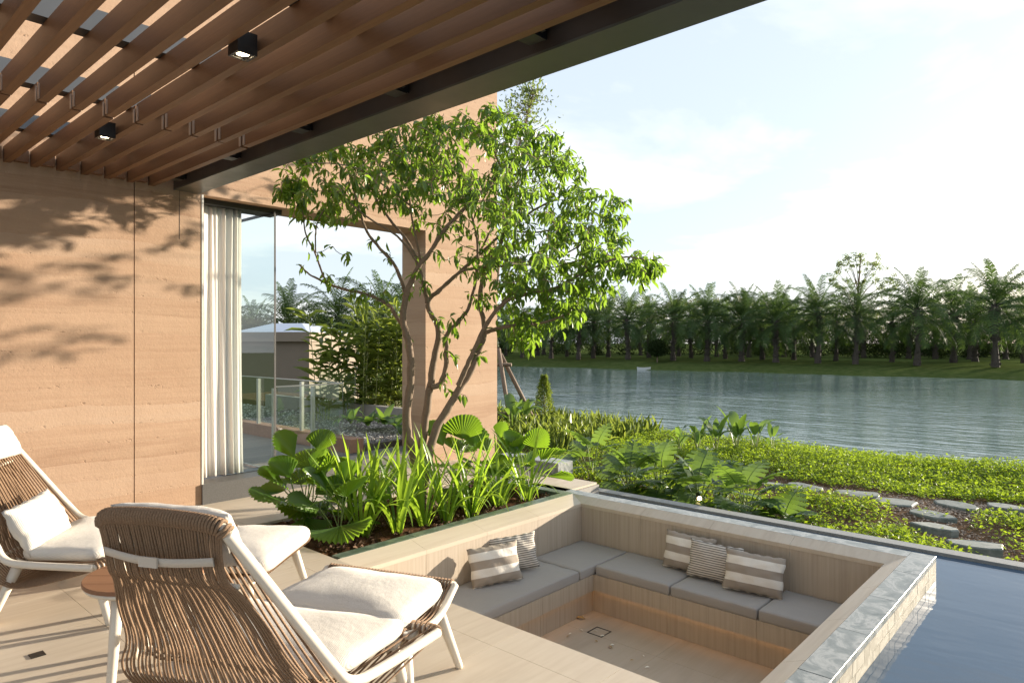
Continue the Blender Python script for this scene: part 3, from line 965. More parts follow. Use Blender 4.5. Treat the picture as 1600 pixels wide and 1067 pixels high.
# ================================================================== PERGOLA
per = empty('pergola', (1.3, 3.2, 2.85))
tag(per, 'brown timber slat pergola hung on a dark steel edge beam', 'pergola')
def pp(name, lo, hi, mat, sub=None):
    o = MB().box(lo, hi).build(name, mat, sub or per)
    if sub is None: o.location = -Vector(per.location)
    return o
SLW, SLH, SB = .046, .115, 2.85
SPL = 4.52
slx = [2.262 - .17 * i for i in range(22)]
slat_far = MB().box((0, 0, 0), (SLW, 6.235 - SPL - .012, SLH)).mesh('slat', 'slat_wood')
slat_near = MB().box((0, 0, 0), (SLW, SPL - .012 + 3.2, SLH)).mesh('slat', 'slat_wood')
clip_me = MB().box((-.005, -.040, .010), (0, -.016, SLH - .02)).box((-.005, .016, .010), (0, .040, SLH - .02)).mesh('clip', 'clip_metal')
for i, x in enumerate(slx):
    dz = random.uniform(-.003, .003)
    a = inst('slat', slat_far, per); a.location = Vector((x - SLW, SPL + .012, SB + dz)) - per.location
    b = inst('slat', slat_near, per); b.location = Vector((x - SLW, -3.2, SB + random.uniform(-.003, .003))) - per.location
    c = inst('joint_plate', clip_me, per); c.location = Vector((x - SLW, SPL, SB)) - per.location
    pp('wall_cleat', (x - SLW - .10, 6.20, SB + .02), (x - SLW - .015, 6.256, SB + .11), 'slat_wood') if i < 9 else None
for y in (5.62, 4.60, 3.61, 2.60, 1.60, .6, -.4, -1.4, -2.4):
    pp('cross_beam', (-1.6, y, SB + SLH + .004), (2.44, y + .10, SB + SLH + .115), 'cross_metal')
# edge beam: bottom flange, web, upper recess plate
pp('edge_beam_flange', (2.435, -3.6, SB), (2.655, 6.256, SB + .012), 'beam_metal')
pp('edge_beam_web', (2.640, -3.6, SB + .0125), (2.655, 6.256, SB + .30), 'beam_metal')
pp('edge_beam_inner_web', (2.435, -3.6, SB + .0125), (2.447, 6.256, SB + .14), 'recess_metal')
pp('recess_plate', (2.275, -3.6, SB + .142), (2.64, 6.256, SB + .150), 'recess_metal')
for y in (5.95, 4.95, 3.95, 2.95, 1.95, .95):
    br = pp('bracket', (2.285, y, SB + .035), (2.40, y + .10, SB + .141), 'black_metal')
    b2 = MB().box((2.27, y + .02, SB + .05), (2.43, y + .035, SB + .13)).tube([(2.36, y - .03, SB + .07), (2.36, y + .13, SB + .07)], .016, 8).build('bolt', 'black_metal', br)

# downlights hung between the slats
def downlight(x, y, label):
    e = empty('downlight', (x, y, 2.815)); tag(e, label, 'downlight', 'downlights under the pergola')
    s = .047
    m_ = MB()
    # square can with an open recessed bottom
    m_.box((-s, -s, .0), (-s + .012, s, .10)).box((s - .012, -s, 0), (s, s, .10)).box((-s + .012, -s, 0), (s - .012, -s + .012, .10)).box((-s + .012, s - .012, 0), (s - .012, s, .10))
    m_.build('housing', 'black_metal', e)
    ring = MB()
    N = 20
    for k in range(N):
        a = 2 * math.pi * k / N
        ring.v += [(.030 * math.cos(a), .030 * math.sin(a), .006), ]; ring.t.append(.5)
    cs = [(-s + .013, -s + .013), (s - .013, -s + .013), (s - .013, s - .013), (-s + .013, s - .013)]
    for k in range(N):
        a = 2 * math.pi * k / N
        c_, s__ = math.cos(a), math.sin(a); m2 = max(abs(c_), abs(s__)); q = (s - .0125) / m2
        ring.v.append((q * c_, q * s__, .004)); ring.t.append(.5)
    for k in range(N):
        j = (k + 1) % N
        ring.f.append((k, j, N + j, N + k))
    ring.build('bezel', 'black_metal', e)
    lens = MB()
    for r_, z_ in ((.029, .012), (.02, .020), (.008, .024)):
        for k in range(N):
            a = 2 * math.pi * k / N; lens.v.append((r_ * math.cos(a), r_ * math.sin(a), z_)); lens.t.append(.5)
    for q in range(2):
        for k in range(N):
            j = (k + 1) % N; lens.f.append((q * N + k, (q + 1) * N + k, (q + 1) * N + j, q * N + j))
    lens.f.append(tuple(2 * N + k for k in range(N)))
    lens.build('lens', 'lamp', e)
downlight(1.474, 3.0, 'larger square black downlight nearer the middle of the pergola')
downlight(1.474, 4.88, 'square black downlight nearer the rammed earth wall')

# ================================================================== OPENING: curtain, glass, balustrades
cu = MB()
NX, NZ = 120, 14
for k in range(NZ + 1):
    f = k / NZ; z = SILL_Z + .012 + f * (HEAD_Z - .05 - SILL_Z)
    for i in range(NX + 1):
        u = i / NX
        spread = 1.0 - .03 * math.sin(f * 3.1)
        x = 2.71 + .47 * u * spread + .02 * (1 - f) * u
        amp = (.017 + .008 * math.sin(u * 9 + 1)) * (1 - .3 * f)
        yv = 6.50 + amp * math.sin(u * 2 * math.pi * 6.5 + 1.6 * math.sin(u * 7) + .5 * math.sin(f * 2 + u * 4)) + .005 * math.sin(u * 71 + f * 4)
        cu.v.append((x + .004 * math.sin(u * 2 * math.pi * 6.5 + 1.2), yv, z)); cu.t.append(.5)
for k in range(NZ):
    for i in range(NX):
        a = k * (NX + 1) + i; cu.f.append((a, a + 1, a + NX + 2, a + NX + 1))
o = cu.build('curtain', 'curtain', smooth=True)
so = o.modifiers.new('thickness', 'SOLIDIFY'); so.thickness = .002
tag(o, 'long cream curtain gathered at the left of the opening', 'curtain')

gd = empty('glass_door', (3.45, 6.75, SILL_Z)); tag(gd, 'open frameless glass door leaf standing beside the curtain', 'glass door')
def sub(e, name, lo, hi, mat):
    o = MB().box(lo, hi).build(name, mat, e); o.location = -Vector(e.location); return o
sub(gd, 'pane', (3.444, 6.34, SILL_Z + .012), (3.456, 7.28, HEAD_Z - .06), 'glass')
sub(gd, 'edge_strip', (3.442, 6.331, SILL_Z + .012), (3.458, 6.339, HEAD_Z - .06), 'granite')
sub(gd, 'bottom_rail', (3.442, 6.34, SILL_Z + .002), (3.458, 7.28, SILL_Z + .011), 'steel')
sub(gd, 'top_rail', (3.442, 6.34, HEAD_Z - .059), (3.458, 7.28, HEAD_Z - .03), 'black_metal')

b1 = empty('glass_balustrade', (4.2, 7.0, SILL_Z)); tag(b1, 'glass balustrade behind the opening, short run with a bright top edge', 'balustrade', 'glass balustrades of the balcony')
TOP = .985
for (a, b) in ((3.84, 4.30), (4.31, 4.64)):
    sub(b1, 'pane', (a, 6.994, SILL_Z + .05), (b, 7.006, TOP), 'glass')
sub(b1, 'top_rail', (3.82, 6.990, TOP + .001), (4.66, 7.010, TOP + .014), 'steel')
for x in (3.815, 4.305): sub(b1, 'post', (x - .02, 7.012, SILL_Z - .02), (x + .02, 7.045, TOP - .01), 'steel')
b2 = empty('glass_balustrade', (4.70, 9, SILL_Z)); tag(b2, 'long glass balustrade with steel posts along the gravel bed', 'balustrade', 'glass balustrades of the balcony')
for (a, b) in ((7.02, 8.05), (8.06, 9.2), (9.21, 10.4)): sub(b2, 'pane', (4.704, a, .345), (4.716, b, TOP), 'glass')
sub(b2, 'top_rail', (4.701, 7.02, TOP + .001), (4.719, 10.4, TOP + .012), 'steel')
for y in (7.9, 9.05, 10.3): sub(b2, 'post', (4.66, y - .025, SILL_Z - .02), (4.695, y + .025, TOP - .01), 'steel')
b3 = empty('glass_screen', (4.75, 6.9, .3)); tag(b3, 'taller frameless glass screen at the end of the balcony', 'glass screen')
sub(b3, 'pane', (4.80, 6.9, .20), (4.812, 7.7, 1.12), 'glass')

# ================================================================== NEIGHBOURING BUILDING
nb = empty('neighbour_building', (9.0, 17.0, -1.6)); tag(nb, 'low taupe neighbouring building with a pale metal roof', 'building')
A = at(340, CPY, 19); B_ = at(484, CPY, 18.2); C_ = at(566, CPY, 24.0); D_ = C_ + (A - B_)
def prism(name, pts, z0, z1, mat):
    n_ = len(pts)
    v = [(p.x - 9, p.y - 17, z0 + 1.6) for p in pts] + [(p.x - 9, p.y - 17, z1 + 1.6) for p in pts]
    f = [tuple(range(n_ - 1, -1, -1)), tuple(range(n_, 2 * n_))] + [(i, (i + 1) % n_, n_ + (i + 1) % n_, n_ + i) for i in range(n_)]
    return MB().add(v, f).build(name, mat, nb)
cw = (A + B_ + C_ + D_) / 4
pts = [A, B_, C_, D_]
wallp = prism('wall', [cw.lerp(p, .955) for p in pts], -1.7, 1.50, 'render_wall')
prism('parapet', pts, 1.50, 1.76, 'render_wall_pale')
rf = [cw.lerp(p, .90) for p in pts]; rt = [cw.lerp(p, .35) for p in pts]
v = [(p.x - 9, p.y - 17, 1.73 + 1.6) for p in rf] + [(p.x - 9, p.y - 17, 2.05 + 1.6) for p in rt]
MB().add(v, [(0, 1, 5, 4), (1, 2, 6, 5), (2, 3, 7, 6), (3, 0, 4, 7), (4, 5, 6, 7)]).build('roof', 'metal_roof', nb)

# ================================================================== FURNITURE
def chair_parts(e, headrest=True):
    """local axes: +x the way the chair faces, +y its left"""
    T = (-.365, .945, .222); B = (0.0, .345, .415); Fp = (.486, .342, .53)
    # frame: side rails with a soft knee, joined by the top and the front bar
    for s in (1, -1):
        p = [Vector((T[0], s * T[2], T[1]))]
        kn = Vector((B[0], s * B[2], B[1]))
        top, fr = p[0], Vector((Fp[0], s * Fp[2], Fp[1]))
        p += [top.lerp(kn, .5), kn + (top - kn).normalized() * .13, kn + Vector((-.004, 0, .012)), kn + (fr - kn).normalized() * .14, fr]
        p = smooth_path(p, 3)
        MB().tube(p, .019, 10).build('side_rail', 'cream_frame', e, True)
    bar = lambda q, name, r_: MB().tube(smooth_path(q, 2), r_, 10).build(name, 'cream_frame', e, True)
    topc = [Vector((T[0], T[2], T[1])), Vector((T[0] - .012, T[2] * .92, T[1] + .028)), Vector((T[0] - .02, 0, T[1] + .04)), Vector((T[0] - .012, -T[2] * .92, T[1] + .028)), Vector((T[0], -T[2], T[1]))]
    bar(topc, 'top_bar', .016)
    frc = [Vector((Fp[0], Fp[2], Fp[1])), Vector((Fp[0] + .03, Fp[2] * .9, Fp[1])), Vector((Fp[0] + .045, 0, Fp[1] - .012)), Vector((Fp[0] + .03, -Fp[2] * .9, Fp[1])), Vector((Fp[0], -Fp[2], Fp[1]))]
    bar(frc, 'front_bar', .016)
    tp, fp = smooth_path(topc, 4), smooth_path(frc, 4)
    def along(path, u):
        L = [0]
        for a, b in zip(path, path[1:]): L.append(L[-1] + (b - a).length)
        t_ = u * L[-1]
        for i in range(len(path) - 1):
            if t_ <= L[i + 1] + 1e-9: return path[i].lerp(path[i + 1], (t_ - L[i]) / max(L[i + 1] - L[i], 1e-9))
        return path[-1]
    # rope: the sheet the sitter leans on, and the sheet wrapped round behind and below
    N = 46
    sheet = MB(); rear = MB(); roll = MB()
    for i in range(N):
        u = (i + .5) / N
        a, b = along(tp, u), along(fp, u)
        y0_, y1_ = a.y * .98, b.y * .97
        ky = (1 - 2 * u) * (B[2] - .03)
        jit = random.uniform(-.002, .002)
        p = smooth_path([a + Vector((.012, 0, 0)), Vector((T[0] * .5, (a.y + ky) / 2 + jit, (T[1] + B[1]) / 2)), Vector((-.05, ky, B[1] + .06)), Vector((.03, ky, B[1] - .03)), Vector((.14, ky * 1.03, B[1] - .03)), b + Vector((0, 0, .012))], 2)
        if i % 2 == 0: sheet.tube(p, .0046, 5, False)
        # rear sheet: bows out over two cross bars, then down to the belly and forward
        jit = random.uniform(-.004, .004)
        q = smooth_path([a + Vector((-.018, 0, .004)), Vector((-.372, a.y * .95 + jit, .87)), Vector((-.352, a.y * .98 + jit, .79)), Vector((-.318, a.y * 1.05, .76)),
                         Vector((-.255, a.y * .6 + ky * .40 + jit, .64)), Vector((-.185, a.y * .35 + ky * .62, .50)), Vector((-.145, ky * 1.02 + jit, .40)), Vector((-.115, ky * 1.05, .33)),
                         Vector((-.02, ky * 1.03, .215)), Vector((.10, ky * 1.0, .205)), Vector((.30, (ky + b.y) / 2, .265)), b + Vector((-.01, 0, -.014))], 2)
        rear.tube(q, .0042, 5, False)
        # wraps round the two bars
        for (c_, path, rad) in ((a, tp, .0225), (b, fp, .0215)):
            d = (along(path, min(1, u + .01)) - along(path, max(0, u - .01))).normalized()
            n1 = d.cross(Vector((1, 0, 0))).normalized(); n2 = d.cross(n1)
            ring = [c_ + (n1 * math.cos(k / 9 * 2 * math.pi) + n2 * math.sin(k / 9 * 2 * math.pi)) * rad + d * (k / 9 - .5) * .006 for k in range(9)]
            roll.tube(ring, .0062, 5, False, None, True)
    tag(sheet.build('rope_seat_sheet', 'rope', e, True), kind='stuff')
    tag(rear.build('rope_back_sheet', 'rope', e, True), kind='stuff')
    tag(roll.build('rope_wraps', 'rope', e, True), kind='stuff')
    # hidden cross bars the rear sheet runs over
    MB().tube([(-.318, .225, .775), (-.306, 0, .775), (-.318, -.225, .775)], .009, 8).build('cross_bar', 'cream_frame', e, True)
    MB().tube([(-.10, .33, .345), (-.09, 0, .345), (-.10, -.33, .345)], .009, 8).build('cross_bar', 'cream_frame', e, True)
    # strap across the upper back
    st = MB()
    K = 16
    for k in range(K + 1):
        u = k / K; y = .195 - .39 * u
        x = -.392 - .016 * math.sin(u * math.pi) ; z = .868 - .012 * math.sin(u * math.pi)
        st.v += [(x, y, z + .013), (x + .006, y, z - .013), (x + .004, y, z + .013), (x + .010, y, z - .013)]; st.t += [.5] * 4
    for k in range(K):
        a = k * 4
        st.f += [(a, a + 4, a + 5, a + 1), (a + 2, a + 3, a + 7, a + 6), (a, a + 2, a + 6, a + 4), (a + 1, a + 5, a + 7, a + 3)]
    stp = st.build('strap', 'strap', e, True)
    bk = MB().box((-.414, -.02, .842), (-.408, .045, .872)).build('strap_overlap', 'strap', stp)
    # seat cushion
    me = pad_mesh('seat_cushion', [(.02, -.34), (.475, -.42), (.475, .42), (.02, .34)], .335, .405, 'cream_fabric', .020, .05, seed=3, wr=.0012)
    me2 = inst('seat_cushion', me, e)
    # headrest roll over the top bar
    hp = pillow_mesh('headrest', .43, .115, .20, 'cream_fabric', .02, 20, 5, .002, 4.0)
    hh = inst('headrest', hp, e, Matrix.Translation((-.305, 0, .910)) @ Matrix.Rotation(R(-28), 4, 'Y') @ Matrix.Rotation(R(90), 4, 'Z'))
    # legs
    for (lx, ly, fx, fy) in ((.40, .36, .51, .41), (.40, -.36, .51, -.41), (.02, .30, -.11, .36), (.02, -.30, -.11, -.36)):
        top = Vector((lx, ly, .335)); foot = Vector((fx, fy, 0))
        MB().tube([foot + Vector((0, 0, 0)), foot.lerp(top, .05), foot.lerp(top, .5), top], [.016, .018, .023, .028], 12).build('leg', 'cream_frame', e, True)
    MB().box((-.005, -.34, .305), (.045, .34, .328)).box((.375, -.40, .312), (.425, .40, .332)).build('under_frame', 'cream_frame', e)

c1 = empty('lounge_chair', (1.1206, 2.271, 0), R(26.2))
tag(c1, 'rope-backed lounge chair seen from behind beside the pit', 'lounge chair', 'rope lounge chairs')
chair_parts(c1)
c2 = empty('lounge_chair', (1.0957, 4.605, 0), R(-40.4))
tag(c2, 'rope-backed lounge chair against the earth wall, holding a white pillow', 'lounge chair', 'rope lounge chairs')
chair_parts(c2)

def ottoman_parts(e):
    w0, w1 = .345, .345
    prof = [(-.24, .335), (-.10, .300), (.05, .300), (.20, .385)]
    for s in (1, -1):
        MB().tube(smooth_path([Vector((x, s * w0, z)) for x, z in prof], 2), .017, 10).build('side_rail', 'cream_frame', e, True)
    for (x, z) in (prof[0], prof[-1]):
        MB().tube([(x, w0, z), (x, -w0, z)], .015, 10).build('end_bar', 'cream_frame', e, True)
    sheet = MB(); roll = MB()
    N = 40
    for i in range(N):
        y = -w0 + .02 + (2 * w0 - .04) * i / (N - 1)
        for dz, rr_ in ((.014, .0052), (-.016, .005)):
            sheet.tube(smooth_path([Vector((x, y + random.uniform(-.002, .002), z + dz)) for x, z in prof], 2), rr_, 5, False)
        for (x, z) in (prof[0], prof[-1]):
            ring = [Vector((x + .021 * math.cos(k / 8 * 6.283), y + (k / 8 - .5) * .006, z + .021 * math.sin(k / 8 * 6.283))) for k in range(8)]
            roll.tube(ring, .006, 5, False, None, True)
    tag(sheet.build('rope_sheet', 'rope', e, True), kind='stuff'); tag(roll.build('rope_wraps', 'rope', e, True), kind='stuff')
    me = pad_mesh('cushion', [(-.285, -.325), (.185, -.315), (.185, .315), (-.285, .325)], .338, .42, 'cream_fabric', .022, .05, seed=9, wr=.0012)
    inst('cushion', me, e)
    for (lx, ly, fx, fy) in ((.13, .29, .22, .36), (.13, -.29, .22, -.36), (-.17, .29, -.24, .36), (-.17, -.29, -.24, -.36)):
        top = Vector((lx, ly, .30)); foot = Vector((fx, fy, 0))
        MB().tube([foot, foot.lerp(top, .05), foot.lerp(top, .5), top], [.0155, .0175, .022, .027], 12).build('leg', 'cream_frame', e, True)
    MB().box((-.19, -.30, .272), (-.15, .30, .292)).box((.11, -.30, .275), (.15, .30, .295)).build('under_frame', 'cream_frame', e)

o1 = empty('ottoman', (1.80, 2.50, 0), R(22)); tag(o1, 'cream-cushioned rope ottoman between the near chair and the pit', 'ottoman', 'rope ottomans'); ottoman_parts(o1)
o2 = empty('ottoman', (1.742, 3.56, 0), R(128)); tag(o2, 'cream-cushioned rope ottoman by the left corner of the planter', 'ottoman', 'rope ottomans'); ottoman_parts(o2)

# side table: round boarded top on three splayed legs
TZ = .455
tb = empty('side_table', (1.157, 3.276, 0), R(-48)); tag(tb, 'small round side table with brown boards between the chairs', 'side table')
rad = .25
for k in range(5):
    ya, yb = -rad + 2 * rad * k / 5 + .002, -rad + 2 * rad * (k + 1) / 5 - .002
    pts_ = []
    for q in range(9):
        y = ya + (yb - ya) * q / 8; pts_.append((math.sqrt(max(0, rad ** 2 - y * y)), y))
    pts_ += [(-x, y) for x, y in reversed(pts_)]
    n_ = len(pts_)
    v = [(x, y, TZ - .018) for x, y in pts_] + [(x, y, TZ - .004) for x, y in pts_] + [(x * .985, y * 1.0, TZ) for x, y in pts_]
    f = [tuple(range(n_ - 1, -1, -1)), tuple(range(2 * n_, 3 * n_))]
    for L in (0, n_):
        f += [(L + i, L + (i + 1) % n_, L + n_ + (i + 1) % n_, L + n_ + i) for i in range(n_)]
    MB().add(v, f).build('board', 'table_wood', tb)
ring = MB()
NN = 40
for (r_, z) in ((rad - .012, TZ - .018), (rad - .004, TZ - .026), (rad - .012, TZ - .038), (rad - .04, TZ - .038), (rad - .04, TZ - .018)):
    for k in range(NN):
        a = 2 * math.pi * k / NN; ring.v.append((r_ * math.cos(a), r_ * math.sin(a), z - .0005)); ring.t.append(.5)
for L in range(4):
    for k in range(NN):
        j = (k + 1) % NN; ring.f.append((L * NN + k, (L + 1) * NN + k, (L + 1) * NN + j, L * NN + j))
ring.build('support_ring', 'cream_frame', tb, True)
for a in (R(253), R(13), R(133)):
    top = Vector((.15 * math.cos(a), .15 * math.sin(a), TZ - .03)); foot = Vector((.19 * math.cos(a), .19 * math.sin(a), 0))
    MB().tube([foot, foot.lerp(top, .05), foot.lerp(top, .5), top], [.0165, .0185, .022, .026], 12).build('leg', 'cream_frame', tb, True)

# pillow on the left chair
me = pillow_mesh('lumbar_pillow', .44, .15, .28, 'cream_fabric', .12, 24, 11, .004)
o = inst('lumbar_pillow', me, None)
Rz = Matrix.Rotation(R(-40.4), 4, 'Z')
lp = Vector((1.0957, 4.605, 0)) + (Rz @ Vector((.03, -.15, .50)))
o.matrix_world = Matrix.Translation(lp) @ Rz @ Matrix.Rotation(R(90), 4, 'Z') @ Matrix.Rotation(R(-4), 4, 'Y') @ Matrix.Rotation(R(-28), 4, 'X')
tag(o, 'plump white lumbar pillow leaning in the left chair', 'pillow')

# bench pads
CT = -.392
def pad(lo, hi, label, seed, mat='grey_fabric'):
    g_ = .006
    me = pad_mesh('bench_pad', [(lo[0] + g_, lo[1] + g_), (hi[0] - g_, lo[1] + g_), (hi[0] - g_, hi[1] - g_), (lo[0] + g_, hi[1] - g_)], sz_ + .001, CT - .003, mat, .003, .006, seed=seed, wr=.0016 if seed > 1 else .0032)
    tag(inst('bench_pad', me, None), label, 'seat pad', 'grey seat pads in the pit')
pad((2.66, YB - .005), (4.49, y1), 'long grey seat pad on the left bench under two striped pillows', 1)
pad((4.49, YB - .005), (x1, y1), 'square grey seat pad in the far left corner of the pit', 2)
pad((XB - .005, 2.58), (x1, YB - .008), 'grey seat pad on the far bench, next to the corner pad', 3)
pad((XB - .005, 1.89), (x1, 2.58), 'middle grey seat pad on the far bench, below the overlapping pillows', 4)
pad((XB - .005, y0), (x1, 1.89), 'grey seat pad at the right end of the far bench', 5)

# striped pillows
def pillow(name, me, p, face, lean, roll, label):
    """face: direction (degrees from +X) the pillow front looks; lean: tilt back"""
    o = inst(name, me, None)
    o.matrix_world = Matrix.Translation(p) @ Matrix.Rotation(R(face + 90), 4, 'Z') @ Matrix.Rotation(R(-lean), 4, 'X') @ Matrix.Rotation(R(roll), 4, 'Y')
    tag(o, label, 'pillow', 'striped pillows in the pit')
wide = [pillow_mesh('wide_stripe_pillow', .44, .14, .30, 'wide_stripe', .12, 24, s, .0045) for s in (21, 22, 23)]
fine = [pillow_mesh('fine_stripe_pillow', .43, .13, .29, 'fine_stripe', .12, 24, s, .0045) for s in (31, 32)]
pillow('wide_stripe_pillow', wide[0], (3.83, 3.63, CT + .145), -112, 20, -2, 'broad-striped taupe and white pillow on the left bench, in front')
pillow('fine_stripe_pillow', fine[0], (4.12, 3.70, CT + .15), -118, 16, -3, 'thin-striped pillow on the left bench, tucked behind the broad-striped one')
pillow('wide_stripe_pillow', wide[1], (5.10, 2.63, CT + .15), 183, 15, 1, 'broad-striped pillow on the far bench, leftmost of three')
pillow('fine_stripe_pillow', fine[1], (5.035, 2.37, CT + .145), 188, 17, 2, 'thin-striped pillow on the far bench between two broad-striped ones')
pillow('wide_stripe_pillow', wide[2], (4.985, 2.035, CT + .145), 194, 18, 3, 'broad-striped pillow on the far bench, rightmost of three and in front')

# fallen petals and leaves on the pit floor
dead = [(905, 985, 'petal'), (893, 990, 'petal'), (928, 986, 'petal'), (945, 994, 'petal'), (934, 1004, 'dry_leaf'), (1003, 1024, 'petal'), (915, 968, 'dry_leaf'), (990, 1032, 'dry_leaf'), (885, 996, 'dry_leaf'), (960, 1008, 'petal'), (950, 1010, 'dry_leaf'), (1015, 1043, 'petal')]
for k, (px, py, m_) in enumerate(dead):
    g_ = ground(px, py, fz)
    L_ = .09 if k == 6 else random.uniform(.025, .05)
    V, F, T0 = leaf_arrays(np.array([[0, 0, .004]]), np.array([[1., 0, .12]]), np.array([[.1, .2, 1.]]), np.array([L_]), np.array([L_ * .4]), np.array([.5]))
    nm = 'fallen_petal' if m_ == 'petal' else 'fallen_leaf'
    o = inst(nm, np_mesh(nm, V, F, m_), None)
    o.location = (g_.x, g_.y, fz + .003); o.rotation_euler = (0, 0, random.uniform(0, 6.28))
    tag(o, ('small pale petal' if m_ == 'petal' else ('curled yellow leaf beside the drain outline' if k == 6 else 'small dry brown leaf')) + ('' if k == 6 else f' lying on the pit floor, {ORD[sorted([d_[0] for d_ in dead if d_[2] == m_]).index(px)]} from the left'), 'petal' if m_ == 'petal' else 'leaf', 'fallen petals' if m_ == 'petal' else 'fallen leaves')

# ================================================================== PLANTER TREE
TZ0 = 6.35
tree = empty('planter_tree', at(658, 775, TZ0)); tag(tree, 'multi-stemmed leafy tree with bare twisted limbs growing in the planter', 'tree')
tl = Vector(tree.location)
def pathpx(pts, dz0=0.0, dz1=0.0):
    n_ = len(pts)
    return [at(p[0], p[1], TZ0 + dz0 + (dz1 - dz0) * i / max(1, n_ - 1)) for i, p in enumerate(pts)]
LIMBS = [  # pixel path, depth offset at start and end, radius at start and end
    ([(657, 782), (655, 745), (646, 711), (634, 665), (639, 616), (644, 571), (637, 525), (628, 501), (634, 460), (645, 434), (658, 410), (675, 392), (690, 362), (720, 332), (750, 302), (785, 268), (810, 235)], -.02, -.25, .050, .009),
    ([(634, 458), (618, 413), (591, 386), (570, 359), (561, 326), (552, 296), (545, 270)], -.04, -.45, .019, .006),
    ([(630, 508), (622, 500), (610, 477), (587, 465), (561, 456), (535, 452), (512, 443), (496, 436), (482, 428), (468, 414)], -.02, -.35, .022, .006),
    ([(512, 443), (503, 428), (493, 395), (477, 368), (474, 338), (470, 318)], -.3, -.45, .010, .005),
    ([(493, 395), (493, 352), (505, 330), (520, 300)], -.38, -.5, .007, .004),
    ([(660, 785), (660, 740), (658, 700), (666, 644), (672, 609), (676, 571), (684, 539), (687, 514), (677, 495), (668, 479), (670, 467), (687, 453), (716, 428), (747, 399), (790, 360), (830, 330), (870, 310)], .06, .35, .048, .009),
    ([(668, 475), (661, 444), (655, 415), (640, 380), (610, 345), (585, 310), (575, 270), (590, 240)], .10, -.15, .022, .006),
    ([(672, 605), (688, 603), (697, 577), (698, 545), (697, 520), (716, 504), (731, 485), (737, 467), (745, 430), (748, 380), (735, 330), (720, 280), (700, 230)], .1, .05, .028, .007),
    ([(662, 788), (664, 740), (677, 676), (696, 644), (712, 616), (738, 577), (747, 549), (760, 520), (752, 485), (750, 453), (760, 415), (785, 380), (800, 330), (790, 280), (770, 230), (760, 195)], -.08, .45, .046, .008),
    ([(760, 520), (779, 512), (811, 507), (843, 506), (868, 498), (888, 490)], .0, -.3, .022, .006),
    ([(716, 602), (728, 574), (742, 545), (756, 512), (785, 472), (811, 463), (840, 455), (872, 450), (906, 429), (940, 412), (975, 400), (1005, 405)], -.05, -.5, .026, .006),
    ([(785, 472), (800, 456), (832, 450), (885, 458), (920, 450)], -.2, -.1, .013, .005),
    ([(684, 458), (705, 434), (729, 419), (780, 416), (832, 413), (864, 405), (898, 390), (930, 365), (950, 335)], .15, .1, .017, .005),
    ([(832, 413), (864, 420), (898, 408), (935, 400)], .12, -.2, .009, .004),
    ([(675, 392), (696, 359), (747, 305), (780, 284), (815, 268), (850, 262), (885, 255)], -.15, .3, .014, .005),
    ([(658, 410), (648, 365), (640, 320), (640, 280), (630, 240)], -.1, -.5, .012, .005),
    ([(655, 415), (625, 370), (590, 350), (560, 330), (530, 300), (500, 280)], -.12, -.6, .012, .005),
    ([(747, 399), (775, 345), (800, 300), (830, 250), (845, 215)], .3, .7, .012, .005),
    ([(735, 330), (700, 300), (680, 265), (665, 220)], .05, .4, .010, .005),
    ([(790, 360), (845, 365), (890, 350), (915, 320)], .35, .55, .010, .005),
    ([(640, 320), (600, 290), (560, 262), (520, 255), (480, 255)], -.3, -.7, .009, .004),
]
nodes = []
for (pp_, d0, d1, r0, r1) in LIMBS:
    pts = smooth_path(pathpx(pp_, d0, d1), 2)
    n_ = len(pts)
    rads = [r1 + (r0 - r1) * (1 - i / (n_ - 1)) ** 1.1 for i in range(n_)]
    rads = [r * (1 + .10 * math.sin(i * 1.9) * random.random()) for i, r in enumerate(rads)]
    pts = [p + Vector((random.uniform(-1, 1), random.uniform(-1, 1), random.uniform(-1, 1))) * min(.005, r_ * .22) for p, r_ in zip(pts, rads)]
    o = MB().tube(pts, rads, 9).build('stem' if r0 > .03 else 'branch', 'bark', tree, True); o.location = -tl
    for p, r_ in zip(pts, rads):
        if p.z > 1.35 or (p.z > 1.1 and r_ < .02): nodes.append((p, r_))
OUT = [(428, 306), (445, 262), (455, 245), (520, 216), (600, 200), (660, 178), (720, 165), (770, 165), (800, 178), (835, 195), (880, 212), (905, 240), (918, 285), (950, 308), (978, 292), (984, 322), (972, 362), (1006, 392), (1044, 418), (1030, 436), (962, 452), (934, 466), (905, 500), (890, 512), (868, 500), (838, 545), (806, 548), (790, 505), (762, 498), (740, 470), (720, 440), (688, 408), (652, 400), (622, 360), (600, 330), (560, 332), (530, 352), (488, 350), (450, 330)]
def inside(x, y, poly_):
    c_ = False
    for i in range(len(poly_)):
        (xa, ya), (xb, yb) = poly_[i - 1], poly_[i]
        if (ya > y) != (yb > y) and x < (xb - xa) * (y - ya) / (yb - ya) + xa: c_ = not c_
    return c_
def edge_dist(x, y):
    best = 1e9
    for i in range(len(OUT)):
        (xa, ya), (xb, yb) = OUT[i - 1], OUT[i]
        t_ = max(0, min(1, ((x - xa) * (xb - xa) + (y - ya) * (yb - ya)) / ((xb - xa) ** 2 + (yb - ya) ** 2)))
        best = min(best, math.hypot(x - xa - t_ * (xb - xa), y - ya - t_ * (yb - ya)))
    return best
CL = []
tries = 0
